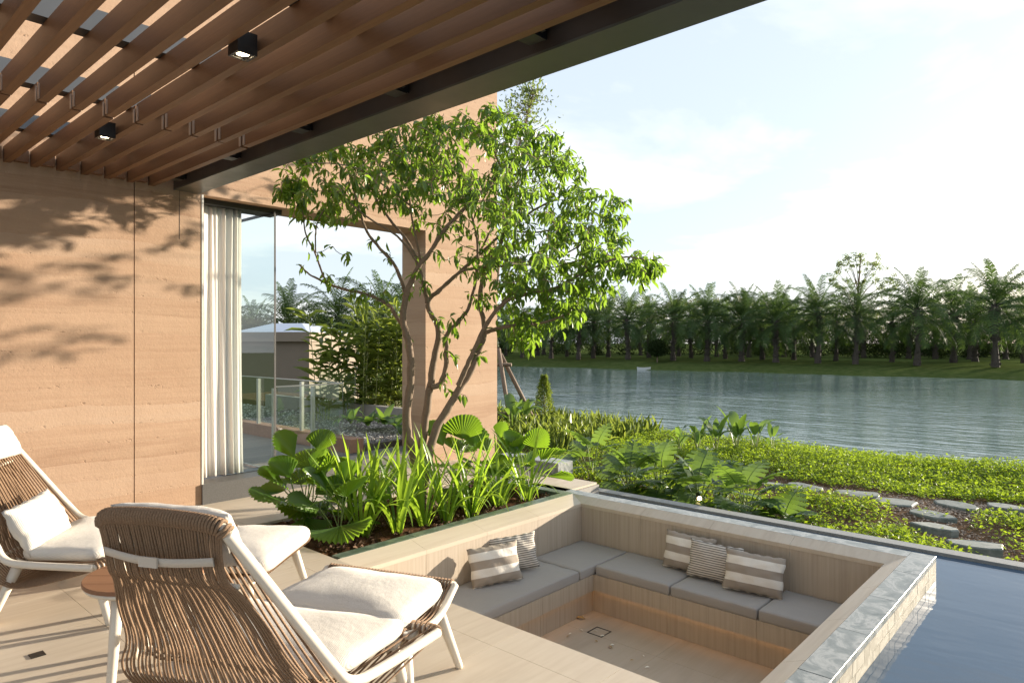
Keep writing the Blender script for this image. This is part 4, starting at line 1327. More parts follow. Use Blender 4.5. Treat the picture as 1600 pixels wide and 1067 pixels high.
while len(CL) < 1250 and tries < 30000:
    tries += 1
    x = random.uniform(425, 1050); y = random.uniform(160, 555)
    if not inside(x, y, OUT): continue
    dens = 1.0
    q = ((x - 680) / 100) ** 2 + ((y - 385) / 75) ** 2
    if q < 1: dens *= .12 + .5 * q
    if x < 640: dens *= .85
    if x < 640 and y > 300: dens *= .6
    if 640 < x < 780 and y > 430: dens *= .5
    if x > 790: dens *= 1.25
    g_ = math.sin(x * .043 + 1.3) * math.sin(y * .06 + x * .02) + .5 * math.sin(x * .09 - y * .07)
    dens *= .75 + .5 * (g_ > -.15)
    if random.random() > dens * .8: continue
    ed = edge_dist(x, y)
    dep = min(1.0, .18 + ed / 95.0)
    Z = TZ0 + random.gauss(0, .42) * dep * 1.5 + (-.25 if x < 640 else .05)
    p = at(x, y, Z)
    if p.y > 6.08 or (p.x < 2.78): continue
    CL.append(p)
for (x, y, dz) in [(505, 440, -.3), (520, 446, -.3), (546, 460, -.28), (561, 470, -.2), (580, 446, -.2), (586, 470, -.2), (603, 452, -.1), (630, 457, -.1), (646, 430, -.1), (470, 420, -.35), (476, 372, -.4), (495, 350, -.45), (478, 340, -.45), (520, 385, -.4), (545, 410, -.35), (500, 395, -.38), (610, 395, -.1), (575, 380, -.2),
                   (700, 548, .1), (716, 560, .1), (735, 545, .1), (742, 552, .05), (692, 600, .05), (702, 612, .1), (728, 618, .1), (640, 530, 0), (655, 450, 0), (690, 520, .1), (712, 515, .1), (668, 440, .05), (760, 470, .1), (690, 500, .1), (722, 500, .1),
                   (455, 250, -.5), (440, 300, -.5), (450, 285, -.5), (462, 318, -.5), (1040, 420, -.5), (1020, 405, -.5), (1010, 430, -.5), (985, 430, -.45), (830, 540, -.1), (818, 550, -.1), (805, 530, -.1), (880, 498, -.3), (895, 480, -.3), (870, 505, -.3), (905, 465, -.3)]:
    CL.append(at(x, y, TZ0 + dz))
NP = np.array([n_[0] for n_ in nodes]); 
dmin = [np.min(np.linalg.norm(NP - np.array(c_), axis=1)) for c_ in CL]
order = np.argsort(dmin)
NPl = NP.tolist()
ncap = len(NPl) + 3 * len(CL) + 10
NA = np.zeros((ncap, 3)); NA[:len(NPl)] = NP; cnt = len(NPl)
NR = np.zeros(ncap); NR[:cnt] = [n_[1] for n_ in nodes]
twigs = MB()
tips = []
for oi in order:
    c_ = np.array(CL[oi])
    d = np.linalg.norm(NA[:cnt] - c_, axis=1) + .10 * np.maximum(0, NA[:cnt, 2] - c_[2])
    j = int(np.argmin(d)); s_ = Vector(NA[j]); e_ = Vector(c_)
    dist = (e_ - s_).length
    if dist < .02: tips.append((e_, Vector((0, 0, 1)))); continue
    m1 = s_.lerp(e_, .35) + Vector((random.gauss(0, 1), random.gauss(0, 1), random.gauss(.3, .6))) * dist * .10
    m2 = s_.lerp(e_, .7) + Vector((random.gauss(0, 1), random.gauss(0, 1), random.gauss(.5, .6))) * dist * .09
    pts = smooth_path([s_, m1, m2, e_], 1)
    r0 = min(NR[j] * .75, .0045 + .011 * dist); r0 = max(r0, .0034)
    twigs.tube(pts, [r0 + (.0026 - r0) * i / (len(pts) - 1) for i in range(len(pts))], 5, False)
    for q in (m1, m2, e_):
        NA[cnt] = q; NR[cnt] = r0 * .8; cnt += 1
    tips.append((e_, (e_ - m2).normalized()))
o = twigs.build('twigs', 'twig', tree, True); o.location = -tl; o['kind'] = 'stuff'
org, drs, ups, lens, wid, tin = [], [], [], [], [], []
flow = []
for (p, d) in tips:
    k = random.randint(5, 8)
    young = random.random()
    for i in range(k):
        a = i / k * 6.283 + random.uniform(-.5, .5)
        side = d.orthogonal().normalized(); s2 = d.cross(side)
        out = (side * math.cos(a) + s2 * math.sin(a)) * random.uniform(.6, 1.1) + d * random.uniform(-.1, .8) + Vector((0, 0, -random.uniform(.2, 1.5)))
        org.append(p - d * random.uniform(0, .16)); drs.append(out); ups.append(Vector((random.gauss(0, .35), random.gauss(0, .35), 1)))
        L_ = random.uniform(.06, .125) * (1.1 if p.z < 1.9 else 1); lens.append(L_); wid.append(L_ * random.uniform(.30, .40)); tin.append(min(1, max(0, random.gauss(.15 + .45 * young, .24))))
    if random.random() < .028: flow.append(p + Vector((random.uniform(-.03, .03), random.uniform(-.03, .03), .02)))
V, F, T0 = leaf_arrays(np.array(org) - np.array(tl), np.array(drs), np.array(ups), np.array(lens), np.array(wid), np.array(tin))
o = inst('crown', np_mesh('crown', V, F, 'tree_leaf', T0), tree); o['kind'] = 'stuff'
for p in flow:
    fm = MB()
    for i in range(5):
        a = i * 1.2566 + random.random() * .3; d = Vector((math.cos(a), math.sin(a), .35))
        sd = Vector((-math.sin(a), math.cos(a), 0)) * .010
        fm.add([Vector((0, 0, 0)), d * .022 + sd, d * .042, d * .022 - sd], [(0, 1, 2, 3)])
    o = fm.build('flower', 'petal', tree); o.location = p - tl

# cut logs lying on the mulch
for k, (px, py, ang, L_, lab) in enumerate([(658, 800, 10, .28, 'short cut log lying on the mulch behind the lilies, nearest the trunk'), (722, 793, 20, .24, 'short cut log with an orange end between two lily clumps')]):
    p = ground(px, py, -.02)
    e = empty('cut_log', (p.x, p.y, .0), R(ang)); tag(e, lab, 'log')
    MB().tube([(-.0, 0, .0), (L_ * .5, .01, .005), (L_, 0, 0)], [.030, .032, .028], 10, False).build('bark', 'log_bark', e, True)
    MB().tube([(-.004, 0, 0), (.002, 0, 0)], [.027, .029], 12).build('cut_end', 'log_cut', e)

# ================================================================== PLANTER PLANTS
# strap leaves: shared meshes of different bend
def strap_mesh(L, w, bend, twist, seed):
    r = random.Random(seed)
    m_ = MB(); K = 9
    x = z = 0; ang = R(86)
    for k in range(K + 1):
        f = k / K
        ww = w * (.55 + .75 * f if f < .5 else .925 * (1 - ((f - .5) / .5) ** 2.2) + .02)
        tw = twist * f
        c_, s_ = math.cos(tw), math.sin(tw)
        m_.v += [(x + s_ * ww * .5 * 0, -ww * .5 * c_, z - s_ * ww * .5), (x + .12 * ww * math.sin(ang), 0, z - .12 * ww * math.cos(ang)), (x, ww * .5 * c_, z + s_ * ww * .5)]; m_.t += [.5] * 3
        ang -= bend * (.3 + 1.6 * f) / K
        x += math.cos(ang) * L / K; z += math.sin(ang) * L / K
    for k in range(K):
        a = k * 3
        m_.f += [(a, a + 3, a + 4, a + 1), (a + 1, a + 4, a + 5, a + 2)]
    return m_.mesh('blade', 'lily_leaf', True)
BL = [strap_mesh(.72, .038, R(25), .3, 1), strap_mesh(.78, .034, R(45), -.4, 2), strap_mesh(.66, .040, R(70), .5, 3), strap_mesh(.74, .032, R(100), -.3, 4), strap_mesh(.60, .034, R(130), .4, 5), strap_mesh(.80, .037, R(15), .2, 6), strap_mesh(.45, .032, R(150), .2, 7)]
def lily(p, n_, scale, label):
    e = empty('lily_clump', p); tag(e, label, 'plant', 'strap-leaved lilies in the planter')
    for i in range(n_):
        a = random.uniform(0, 6.283); f = random.random()
        me = random.choices(BL, [3, 3, 2, 1.5, 1, 3, .7])[0]
        lean = random.uniform(0, 24)
        mt = Matrix.Translation((math.cos(a) * .05 * f, math.sin(a) * .05 * f, -.02)) @ Matrix.Rotation(a + random.uniform(-.4, .4), 4, 'Z') @ Matrix.Rotation(R(lean), 4, 'Y') @ Matrix.Scale(scale * random.uniform(.72, 1.12), 4)
        inst('blade', me, e, mt)
cl_front = [(567, 838), (612, 834), (700, 828), (655, 822), (738, 806), (783, 792), (826, 783)]
cl_front = [(568, 838), (622, 832), (662, 820), (697, 812), (736, 804), (780, 790), (823, 782)]
for k, (px, py) in enumerate(cl_front):
    p = ground(px, py, -.02)
    lily((p.x, p.y, -.03), random.randint(24, 30), random.uniform(.95, 1.1), f'green strap-leaved lily clump along the slate rim, {ORD[k]} from the left')
for k, (px, py) in enumerate([(590, 800), (636, 795), (545, 812)]):
    p = ground(px, py, -.02)
    lily((p.x, p.y, -.03), 20, .95, ['strap-leaved lily clump behind the front row, left of the trunk', 'strap-leaved lily clump in the second row, nearest the tree trunk', 'strap-leaved lily clump behind the fan-leaved plants'][k])

# pleated fan leaves
def fan_mesh(seed, r0=.20, spread=215, n_=22, cup=.25):
    r = random.Random(seed)
    m_ = MB()
    m_.v.append((0, 0, 0)); m_.t.append(.5)
    ringf = (.35, .7, 1.0)
    for q in ringf:
        for k in range(2 * n_ + 1):
            a = R(-spread / 2 + spread * k / (2 * n_))
            rr_ = r0 * q * (1.0 + .12 * math.cos(a)) * (1 - (.045 * (k % 2) if q == 1.0 else 0)) * (1 - .10 * (abs(a) / R(spread / 2)) ** 4)
            m_.v.append((rr_ * math.cos(a), rr_ * math.sin(a), (.010 * q if k % 2 else -.010 * q) + cup * r0 * q * q * (abs(math.sin(a)) * .5) - .12 * r0 * q * q)); m_.t.append(.5)
    L = 2 * n_ + 1
    for k in range(2 * n_): m_.f.append((0, 1 + k, 2 + k))
    for q in range(2):
        for k in range(2 * n_):
            a = 1 + q * L + k; m_.f.append((a, a + L, a + L + 1, a + 1))
    return m_.mesh('fan_leaf', 'fan_leaf')
FAN = [fan_mesh(1, .25, 120, 15, .5), fan_mesh(2, .26, 145, 17, .6), fan_mesh(3, .24, 100, 13, .4), fan_mesh(4, .25, 165, 19, .5)]
def leaf_plant(name, p, spec, meshes, label, group, stem_mat, cat='plant', stem_r=.005):
    """spec rows: azimuth deg, lean deg from vertical of the stalk, stalk length, blade pitch deg, scale"""
    e = empty(name, p); tag(e, label, cat, group)
    for (az, lean, L, pitch, s_) in spec:
        d = Vector((math.sin(R(lean)) * math.cos(R(az)), math.sin(R(lean)) * math.sin(R(az)), math.cos(R(lean))))
        tip = d * L + Vector((0, 0, -.05 * L * math.sin(R(lean))))
        base = Vector((random.uniform(-.03, .03), random.uniform(-.03, .03), -.02))
        st = MB().tube(smooth_path([base, d * L * .5 + Vector((0, 0, .04 * L)), tip], 2), [stem_r * 1.3 - i * stem_r * .04 for i in range(9)][:9] if False else stem_r, 6).build('stalk', stem_mat, e, True)
        me = random.choice(meshes)
        mt = Matrix.Translation(tip) @ Matrix.Rotation(R(az + random.uniform(-14, 14)), 4, 'Z') @ Matrix.Rotation(R(pitch), 4, 'Y') @ Matrix.Rotation(R(random.uniform(-20, 20)), 4, 'X') @ Matrix.Scale(s_, 4)
        inst('leaf', me, e, mt)
def fan_spec(n_, h0, h1, s0, s1, pitch=(-70, 15)):
    out = []
    for i in range(n_):
        f = i / max(1, n_ - 1)
        out.append((i * 137.5 + random.uniform(-20, 20), 8 + 48 * f + random.uniform(-5, 5), h1 + (h0 - h1) * f, pitch[0] + (pitch[1] - pitch[0]) * f + random.uniform(-10, 10), random.uniform(s0, s1)))
    return out
fans = [(2.90, 4.90, 9, .24, .46, 'fan-leaved plant at the far left corner of the planter'),
        (2.95, 4.45, 9, .22, .42, 'fan-leaved plant in the front left corner of the planter'),
        (3.05, 5.05, 9, .26, .60, 'tall fan-leaved plant at the back left of the planter'),
        (4.55, 4.80, 8, .30, .56, 'fan-leaved plant just right of the tree trunk'),
        (4.98, 4.72, 8, .28, .52, 'fan-leaved plant in front of the pier, behind the lilies'),
        (5.12, 4.38, 7, .22, .46, 'fan-leaved plant at the right end of the planter')]
for (x, y, n_, h0, h1, lab) in fans:
    leaf_plant('fan_palm', (x, y, -.02), fan_spec(n_, h0, h1, .72, 1.05), FAN, lab, 'fan-leaved plants in the planter', 'stem_green')

# split-leaf plants in the garden
def split_mesh(seed, L=.40, W=.47):
    r = random.Random(seed)
    m_ = MB()
    K = 6
    mid = []
    def mp(f): return (L * f, 0, .06 * L * math.sin(f * 3.0) - .16 * L * f * f)
    def half(f): return W * .5 * max(.05, (math.sin(math.pi * min(1, (f + .16) / 1.16) ** .75)) ** .8)
    for s in (1, -1):
        for k in range(K):
            f0, f1 = k / K, (k + 1) / K
            a, b = mp(f0), mp(f1)
            h = half((f0 + f1) / 2); fwd = .10 * L * (f0 - .1)
            i0, i1 = .45, 1.0
            p = []
            gap = .11 if r.random() < .8 else .02
            for q, (ha, za) in ((0, (0, 0)), (.5, (.5, .03)), (1.0, (1.0, -.02))):
                cut = gap * (1.6 if q == 1.0 else 0) * (f1 - f0) * L
                xa = a[0] + fwd * q * 1.5 + cut - (.10 * L * q if k == 0 else 0); xb = b[0] + fwd * q * 1.5 - cut
                if q == 1.0: xa, xb = xa + .10 * (xb - xa), xb - .06 * (xb - xa)
                p += [(xa, s * h * ha, a[2] + za * L), (xb, s * h * ha, b[2] + za * L)]
            fs = [(0, 1, 3, 2), (2, 3, 5, 4)]
            m_.add(p, fs if s < 0 else [f[::-1] for f in fs])
    m_.tube([mp(f / 6) for f in range(7)], [.006, .005, .005, .004, .003, .002, .001], 5, False)
    return m_.mesh('split_leaf', 'split_leaf')
SPL_ = [split_mesh(s) for s in (1, 2, 3)] + [split_mesh(4, .34, .40)]
mon = [(925, 752, 7, .62, 'large split-leaf plant leftmost beyond the pool channel, beside the stone block'), (984, 772, 8, .48, 'dark split-leaf plant beyond the pool, second from the left'), (1030, 776, 9, .52, 'tall split-leaf plant beyond the pool, in the middle of its row'),
       (1092, 790, 8, .46, 'split-leaf plant growing around the lit garden lamp'), (1165, 806, 9, .46, 'split-leaf plant with pale curled leaves near the first stepping stones'), (1226, 818, 5, .16, 'low broad-leaved plant by the pool rim, rightmost of its row')]
for (px, py, n_, h, lab) in mon:
    p = ground(px, py, -.40)
    leaf_plant('split_leaf_plant', (max(p.x, 6.5), p.y, -.43), fan_spec(n_ + 5, h * .42, h * .92, .72, 1.0, (-50, 30)), SPL_, lab, 'split-leaf plants beyond the pool', 'stem_green', 'plant', .006)

# upright broad leaves (lake edge)
def paddle_mesh(L, W, bend, seed):
    m_ = MB(); K = 8
    x = z = 0; ang = R(80)
    for k in range(K + 1):
        f = k / K
        ww = W * math.sin(math.pi * min(1, .04 + f * .96) ** .8) ** .8 + .004
        m_.v += [(x, -ww / 2, z + ww * .16), (x, 0, z), (x, ww / 2, z + ww * .16)]; m_.t += [.5] * 3
        ang -= bend / K; x += math.cos(ang) * L / K; z += math.sin(ang) * L / K
    for k in range(K):
        a = k * 3; m_.f += [(a, a + 3, a + 4, a + 1), (a + 1, a + 4, a + 5, a + 2)]
    return m_.mesh('paddle_leaf', 'split_leaf', True)
PAD = [paddle_mesh(.42, .13, R(35), 1), paddle_mesh(.40, .15, R(70), 2), paddle_mesh(.36, .12, R(110), 3)]
for k, (px, sc_, n_) in enumerate([(1062, .75, 6), (1090, 1.0, 8), (1118, 1.1, 8), (1150, 1.15, 9), (1180, 1.0, 7), (1206, .8, 4)]):
    p = ground(px, 703 - abs(1120 - px) * .02, -.36)
    e = empty('lakeside_plant', (min(p.x, 12.45), p.y, -.42)); tag(e, f'broad-leaved plant on the garden edge against the lake, {ORD[k]} from the left', 'plant', 'broad-leaved plants on the lake edge')
    for i in range(n_):
        a = i * 137.5 + random.uniform(-25, 25); L_ = random.uniform(.12, .38) * sc_
        d = Vector((math.cos(R(a)) * .25, math.sin(R(a)) * .25, 1)).normalized()
        MB().tube([(0, 0, 0), d * L_], [.008, .006], 5).build('stalk', 'stem_pale', e)
        inst('leaf', random.choice(PAD), e, Matrix.Translation(d * L_) @ Matrix.Rotation(R(a), 4, 'Z') @ Matrix.Scale(random.uniform(.7, 1.05) * sc_, 4))

# ================================================================== STEPPING STONES, GROUND COVER
stones = [(1256, 761, .62, .40, 'slate stepping stone furthest left along the path, half hidden'), (1344, 772, .66, .42, 'slate stepping stone, second along the path from the left'), (1402, 785, .64, .42, 'slate stepping stone, third along the path from the left'),
          (1450, 803, .62, .30, 'long slate stepping stone above the thick-edged one'), (1463, 823, .56, .34, 'thick-edged slate stepping stone where the path turns to the pool'), (1498, 790, .62, .34, 'tilted slate stepping stone at the fork of the path'),
          (1530, 852, .62, .34, 'slate stepping stone nearest the pool rim'), (1574, 792, .50, .32, 'slate stepping stone furthest right, cut off by the picture edge'), (1212, 757, .42, .26, 'small slate stepping stone behind the split-leaf plants')]
SP = []
for k, (px, py, a, b, lab) in enumerate(stones):
    p = ground(px, py, -.385); SP.append((p.x, p.y))
    r = random.Random(k + 40)
    n_ = 9; v = []
    ph = r.uniform(0, 6)
    for q, (s_, z) in enumerate(((1.0, -.05), (1.02, .022), (.96, .034))):
        r2 = random.Random(k + 90)
        for i in range(n_):
            an = 2 * math.pi * i / n_; rr_ = 1 + r2.uniform(-.26, .2)
            v.append((b * .36 * rr_ * s_ * math.cos(an) * 1.15, a * .38 * rr_ * s_ * math.sin(an), z + r2.uniform(-.004, .004)))
    f = [tuple(2 * n_ + i for i in range(n_))] + [(L + i, L + (i + 1) % n_, L + n_ + (i + 1) % n_, L + n_ + i) for L in (0, n_) for i in range(n_)]
    o = MB().add(v, f).build('stepping_stone', 'step_stone')
    o.location = (p.x, p.y, -.405); o.rotation_euler = (r.uniform(-.04, .04), r.uniform(-.05, .05), R(42 - 90 + 42) + r.uniform(-.3, .3))
    tag(o, lab, 'stepping stone', 'slate stepping stones in the garden')
SP = np.array(SP)
# path: gravelly clearing around the stones, running on past the frame
PATH = np.array([(9.3, 4.2), (9.05, 3.0), (9.1, 2.4), (8.95, 1.9), (8.55, 1.55), (8.05, 1.38), (7.6, .97), (7.1, .4), (6.7, -.4)])
PATH2 = np.array([(8.8, 1.6), (9.25, 1.36), (9.55, .93), (9.9, .2), (10.2, -1.0)])
def seg_d(P_, A_):
    best = np.full(len(P_), 9.0)
    for a, b in zip(A_, A_[1:]):
        ab = b - a; t_ = np.clip(((P_ - a) @ ab) / (ab @ ab), 0, 1)
        best = np.minimum(best, np.linalg.norm(P_ - a - t_[:, None] * ab, axis=1))
    return best
# path gravel chips
n = 5000
q = rng.random(n); 
base = np.concatenate([np.stack([np.interp(np.linspace(0, 1, n // 2), np.linspace(0, 1, len(PATH)), PATH[:, 0]), np.interp(np.linspace(0, 1, n // 2), np.linspace(0, 1, len(PATH)), PATH[:, 1])], 1),
                       np.stack([np.interp(np.linspace(0, 1, n // 2), np.linspace(0, 1, len(PATH2)), PATH2[:, 0]), np.interp(np.linspace(0, 1, n // 2), np.linspace(0, 1, len(PATH2)), PATH2[:, 1])], 1)])
xy = base + rng.normal(0, .26, (n, 2))
ok = xy[:, 0] > 6.4; xy = xy[ok]; n = len(xy)
V = []; sz = rng.uniform(.006, .016, n)
V = OCT[None] * sz[:, None, None] + np.concatenate([xy, np.full((n, 1), GZ + .035)], 1)[:, None, :] + np.array([0, 0, 0])
zoff = (.03 * np.sin(xy[:, 0] * 2.1 + xy[:, 1]) + .025 * np.sin(xy[:, 1] * 1.7 - xy[:, 0]))
V[:, :, 2] += zoff[:, None] - .025
F = (OF[None] + (np.arange(n) * 6)[:, None, None]).reshape(-1, 3)
t = NT('path_chip'); a = t.attr(); t.set(Base_Color=t.ramp(a, [(0, (.10, .075, .055)), (.6, (.22, .175, .135)), (1, (.40, .34, .28))]), Roughness=.9); M['path_chip'] = t.m
tag(link(bpy.data.objects.new('path_gravel', np_mesh('path_gravel', V.reshape(-1, 3), F, 'path_chip', np.repeat(rng.uniform(0, 1, n), 6)))), 'fine brown gravel around the stepping stones', 'gravel', kind='stuff')

def cover(n_, xr, yr, name, label):
    P_ = np.stack([rng.uniform(*xr, n_), rng.uniform(*yr, n_)], 1)
    d = np.minimum(seg_d(P_, PATH), seg_d(P_, PATH2))
    noise_ = np.sin(P_[:, 0] * 3.1 + 1.0) * np.sin(P_[:, 1] * 2.6 + P_[:, 0]) + .6 * np.sin(P_[:, 0] * 7 - P_[:, 1] * 5)
    dens = np.clip((d - .26) * 3.2, 0, 1)
    dens *= np.where(P_[:, 0] > 9.9, 1.0, np.clip(.60 + .45 * noise_, .12, 1))
    dens = np.maximum(dens, .012)
    keep = rng.random(n_) < dens
    P_ = P_[keep]; m = len(P_)
    hs = rng.uniform(.05, .15, m) * np.where(P_[:, 0] > 9.9, 1.15, .9)
    gz = GZ + .03 * np.sin(P_[:, 0] * 2.1 + P_[:, 1]) + .025 * np.sin(P_[:, 1] * 1.7 - P_[:, 0])
    K = 10
    az = rng.uniform(0, 6.283, (m, K)); el = rng.uniform(-.15, .9, (m, K)); rad_ = rng.uniform(.0, .06, (m, K))
    org = np.stack([P_[:, 0:1] + np.cos(az) * rad_, P_[:, 1:2] + np.sin(az) * rad_, gz[:, None] + hs[:, None] * rng.uniform(.25, 1.0, (m, K))], 2).reshape(-1, 3)
    dr = np.stack([np.cos(az) * np.cos(el), np.sin(az) * np.cos(el), np.sin(el)], 2).reshape(-1, 3)
    up = rng.normal(0, .4, (m * K, 3)) + np.array([0, 0, 1])
    L_ = rng.uniform(.026, .055, m * K)
    tn = np.clip(np.repeat(rng.normal(.5, .2, m), K) + rng.normal(0, .15, m * K), 0, 1)
    V, F, T0 = leaf_arrays(org, dr, up, L_, L_ * rng.uniform(.5, .7, m * K), tn, False)
    tag(link(bpy.data.objects.new(name, np_mesh(name, V, F, 'cover_leaf', T0))), label, 'ground cover', kind='stuff')
cover(24000, (6.35, 12.55), (-1.5, 12.0), 'ground_cover', 'yellow-green leafy ground cover filling the garden')

# grassy tufts at the left end of the garden
n = 2600
bx = np.stack([rng.uniform(9.0, 12.4, n), rng.uniform(7.0, 12.5, n), np.full(n, GZ)], 1)
dr = rng.normal(0, .35, (n, 3)) + np.array([0, 0, 1.0])
V, F, T0 = leaf_arrays(bx, dr, rng.normal(size=(n, 3)), rng.uniform(.25, .5, n), rng.uniform(.03, .05, n), rng.uniform(0, .7, n), True)
tag(link(bpy.data.objects.new('tall_grass', np_mesh('tall_grass', V, F, 'ginger_leaf', T0))), 'taller dark green grass beside the pier', 'grass', kind='stuff')

# garden lamp
p = ground(1094, 790, -.42)
gl = empty('garden_lamp', (7.02, 3.50, -.42)); tag(gl, 'small lit garden spike lamp among the split-leaf plants', 'lamp')
MB().tube([(0, 0, -.05), (0, 0, .16)], [.010, .010], 8).build('spike', 'black_metal', gl)
MB().tube([(-.035, -.03, .17), (.02, .018, .20)], [.028, .024], 12).build('head', 'black_metal', gl)
MB().tube([(-.040, -.034, .168), (-.036, -.031, .169)], [.024, .024], 12).build('lens', 'garden_lamp', gl)

# conical shrub, stakes, broad-leaf plant, slender tree behind the pier
def cone_shrub(p, h, r_, label):
    e = empty('conical_shrub', p); tag(e, label, 'shrub')
    MB().tube([(0, 0, 0), (0, 0, h * .9)], [.02, .006], 6).build('trunk', 'bark', e)
    n_ = 2400
    f = rng.random(n_) ** .8; a = rng.uniform(0, 6.283, n_); rr_ = r_ * (1 - f) ** .8 * rng.uniform(.4, 1.15, n_) * (1 + .22 * np.sin(f * 34 + 2 * np.sin(a * 3))) + .02
    org = np.stack([np.cos(a) * rr_, np.sin(a) * rr_, .03 + f * h], 1)
    dr = np.stack([np.cos(a), np.sin(a), rng.uniform(.3, 1.5, n_)], 1)
    V, F, T0 = leaf_arrays(org, dr, rng.normal(size=(n_, 3)), rng.uniform(.04, .08, n_), rng.uniform(.02, .035, n_), rng.uniform(.1, 1, n_), False)
    o = inst('crown', np_mesh('crown', V, F, 'cone_leaf', T0), e); o['kind'] = 'stuff'
p = at(850, 656, 15.6); cone_shrub((p.x, p.y, GZ), 1.12, .24, 'small conical evergreen at the garden edge beside the lake')

sup = at(800, 655, 14.8)
e = empty('tree_support_frame', (sup.x, sup.y, GZ)); tag(e, 'tripod of brown timber stakes propping a tree beside the pier', 'stakes')
def bar_px(name, a, b, Z0, Z1, r_):
    A_, B2 = at(a[0], a[1], Z0), at(b[0], b[1], Z1)
    o = MB().tube([A_, A_.lerp(B2, .5), B2], [r_, r_ * 1.05, r_], 8).build(name, 'stake_wood', e, True); o.location = -Vector(e.location)
bar_px('stake', (779, 545), (797, 660), 14.9, 14.2, .045)
bar_px('stake', (782, 553), (840, 668), 14.9, 14.9, .045)
bar_px('stake', (775, 545), (748, 664), 14.9, 15.3, .045)
bar_px('crossbar', (760, 569), (799, 570), 14.85, 14.7, .04)
bar_px('crossbar', (764, 646), (830, 647), 14.4, 14.9, .04)
bar_px('crossbar', (760, 656), (842, 649), 14.9, 14.9, .04)
st = empty('slender_tree', at(768, 655, 14.9)); st.location.z = GZ; tag(st, 'slender fine-leaved tree whose top shows above the planter tree', 'tree')
sl = Vector(st.location)
tpx = [(768, 665), (770, 560), (775, 450), (785, 350), (800, 270), (815, 215), (828, 170), (834, 145)]
pts = smooth_path([at(x, y, 14.9) for x, y in tpx], 2)
o = MB().tube(pts, [.06 - .052 * i / (len(pts) - 1) for i in range(len(pts))], 8).build('trunk', 'bark', st, True); o.location = -sl
org = []; tw = MB()
for i in range(150):
    k = random.uniform(.40, 1.0); q = pts[int(k * (len(pts) - 1))]
    w_ = (1 - k) * 2.0 + .16
    c_ = q + Vector((random.gauss(0, .5), random.gauss(0, .5), random.uniform(-.1, .9))) * w_
    tw.tube([q, q.lerp(c_, .5) + Vector((0, 0, .05)), c_], [.010, .006, .003], 4, False)
    for j in range(10): org.append(c_ + Vector((random.gauss(0, .12), random.gauss(0, .12), random.gauss(0, .13))))
o = tw.build('twigs', 'twig', st); o.location = -sl; o['kind'] = 'stuff'
n = len(org)
dr = rng.normal(0, .6, (n, 3)) + np.array([0, 0, .3])
V, F, T0 = leaf_arrays(np.array(org) - np.array(sl), dr, rng.normal(size=(n, 3)), rng.uniform(.07, .13, n), rng.uniform(.03, .05, n), rng.uniform(0, 1, n), False)
o = inst('crown', np_mesh('crown', V, F, 'fine_leaf', T0), st); o['kind'] = 'stuff'
for k, (px, Z, h, lab) in enumerate([(800, 14.0, .9, 'broad-leaved plant under the timber stakes, nearer the pier'), (818, 14.6, 1.0, 'broad-leaved plant with pale leaves right of the timber stakes')]):
    p = at(px, CPY, Z)
    e = empty('broad_leaf_plant', (p.x, p.y, GZ)); tag(e, lab, 'plant', 'broad-leaved plants by the stakes')
    for i in range(10):
        a = i * 137.5; L_ = random.uniform(.15, .55) * h
        d = Vector((math.cos(R(a)) * .3, math.sin(R(a)) * .3, 1)).normalized()
        MB().tube([(0, 0, 0), d * L_], [.012, .009], 5).build('stalk', 'stem_pale', e)
        inst('leaf', random.choice(PAD), e, Matrix.Translation(d * L_) @ Matrix.Rotation(R(a), 4, 'Z') @ Matrix.Scale(random.uniform(1.0, 1.5), 4))

# ginger plants seen through the opening
def ginger(p, stems, hmax, spread, label):
    e = empty('ginger_plant', p); tag(e, label, 'plant', 'ginger plants behind the opening')
    org, drs, ups, L_, tn = [], [], [], [], []
    for s in range(stems):
        a = random.uniform(0, 6.283); r_ = spread * math.sqrt(random.random())
        b = Vector((math.cos(a) * r_, math.sin(a) * r_, 0)); h = hmax * random.uniform(.6, 1.0)
        lean = Vector((math.cos(a), math.sin(a), 0)) * random.uniform(.02, .22) * h + Vector((random.gauss(0, .08), random.gauss(0, .08), 0))
        pts = smooth_path([b, b + Vector((0, 0, h * .5)) + lean * .3, b + Vector((0, 0, h)) + lean], 2)
        MB().tube(pts, [.011 - .008 * i / (len(pts) - 1) for i in range(len(pts))], 5, False).build('stem', 'stem_pale', e, True)
        pl_ = random.uniform(0, 3.14); tt = random.gauss(.5, .2)
        for k in range(16):
            f = .28 + .72 * k / 15
            i = min(len(pts) - 2, int(f * (len(pts) - 1))); q = pts[i].lerp(pts[i + 1], f * (len(pts) - 1) - i) if f < 1 else pts[-1]
            an = pl_ + (math.pi if k % 2 else 0) + random.gauss(0, .55)
            org.append(q); drs.append(Vector((math.cos(an), math.sin(an), random.uniform(.1, .9)))); ups.append(Vector((0, 0, 1)) + Vector((random.gauss(0, .2), random.gauss(0, .2), 0)))
            L_.append(random.uniform(.24, .44)); tn.append(min(1, max(0, random.gauss(tt, .2))))
    L_ = np.array(L_)
    V, F, T0 = leaf_arrays(np.array(org), np.array(drs), np.array(ups), L_, L_ * .25, np.array(tn))
    o = inst('leaves', np_mesh('leaves', V, F, 'ginger_leaf', T0), e); o['kind'] = 'stuff'
p = at(507, CPY, 11.0); ginger((p.x, p.y, .05), 6, 1.95, .12, 'slim ginger plant left of the main clump, behind the glass')
p = at(575, CPY, 11.4); ginger((p.x, p.y, .1), 24, 1.85, .45, 'large ginger clump behind the opening, left half')
p = at(622, CPY, 11.8); ginger((p.x, p.y, .1), 26, 2.05, .5, 'large ginger clump behind the opening, hard against the pier')
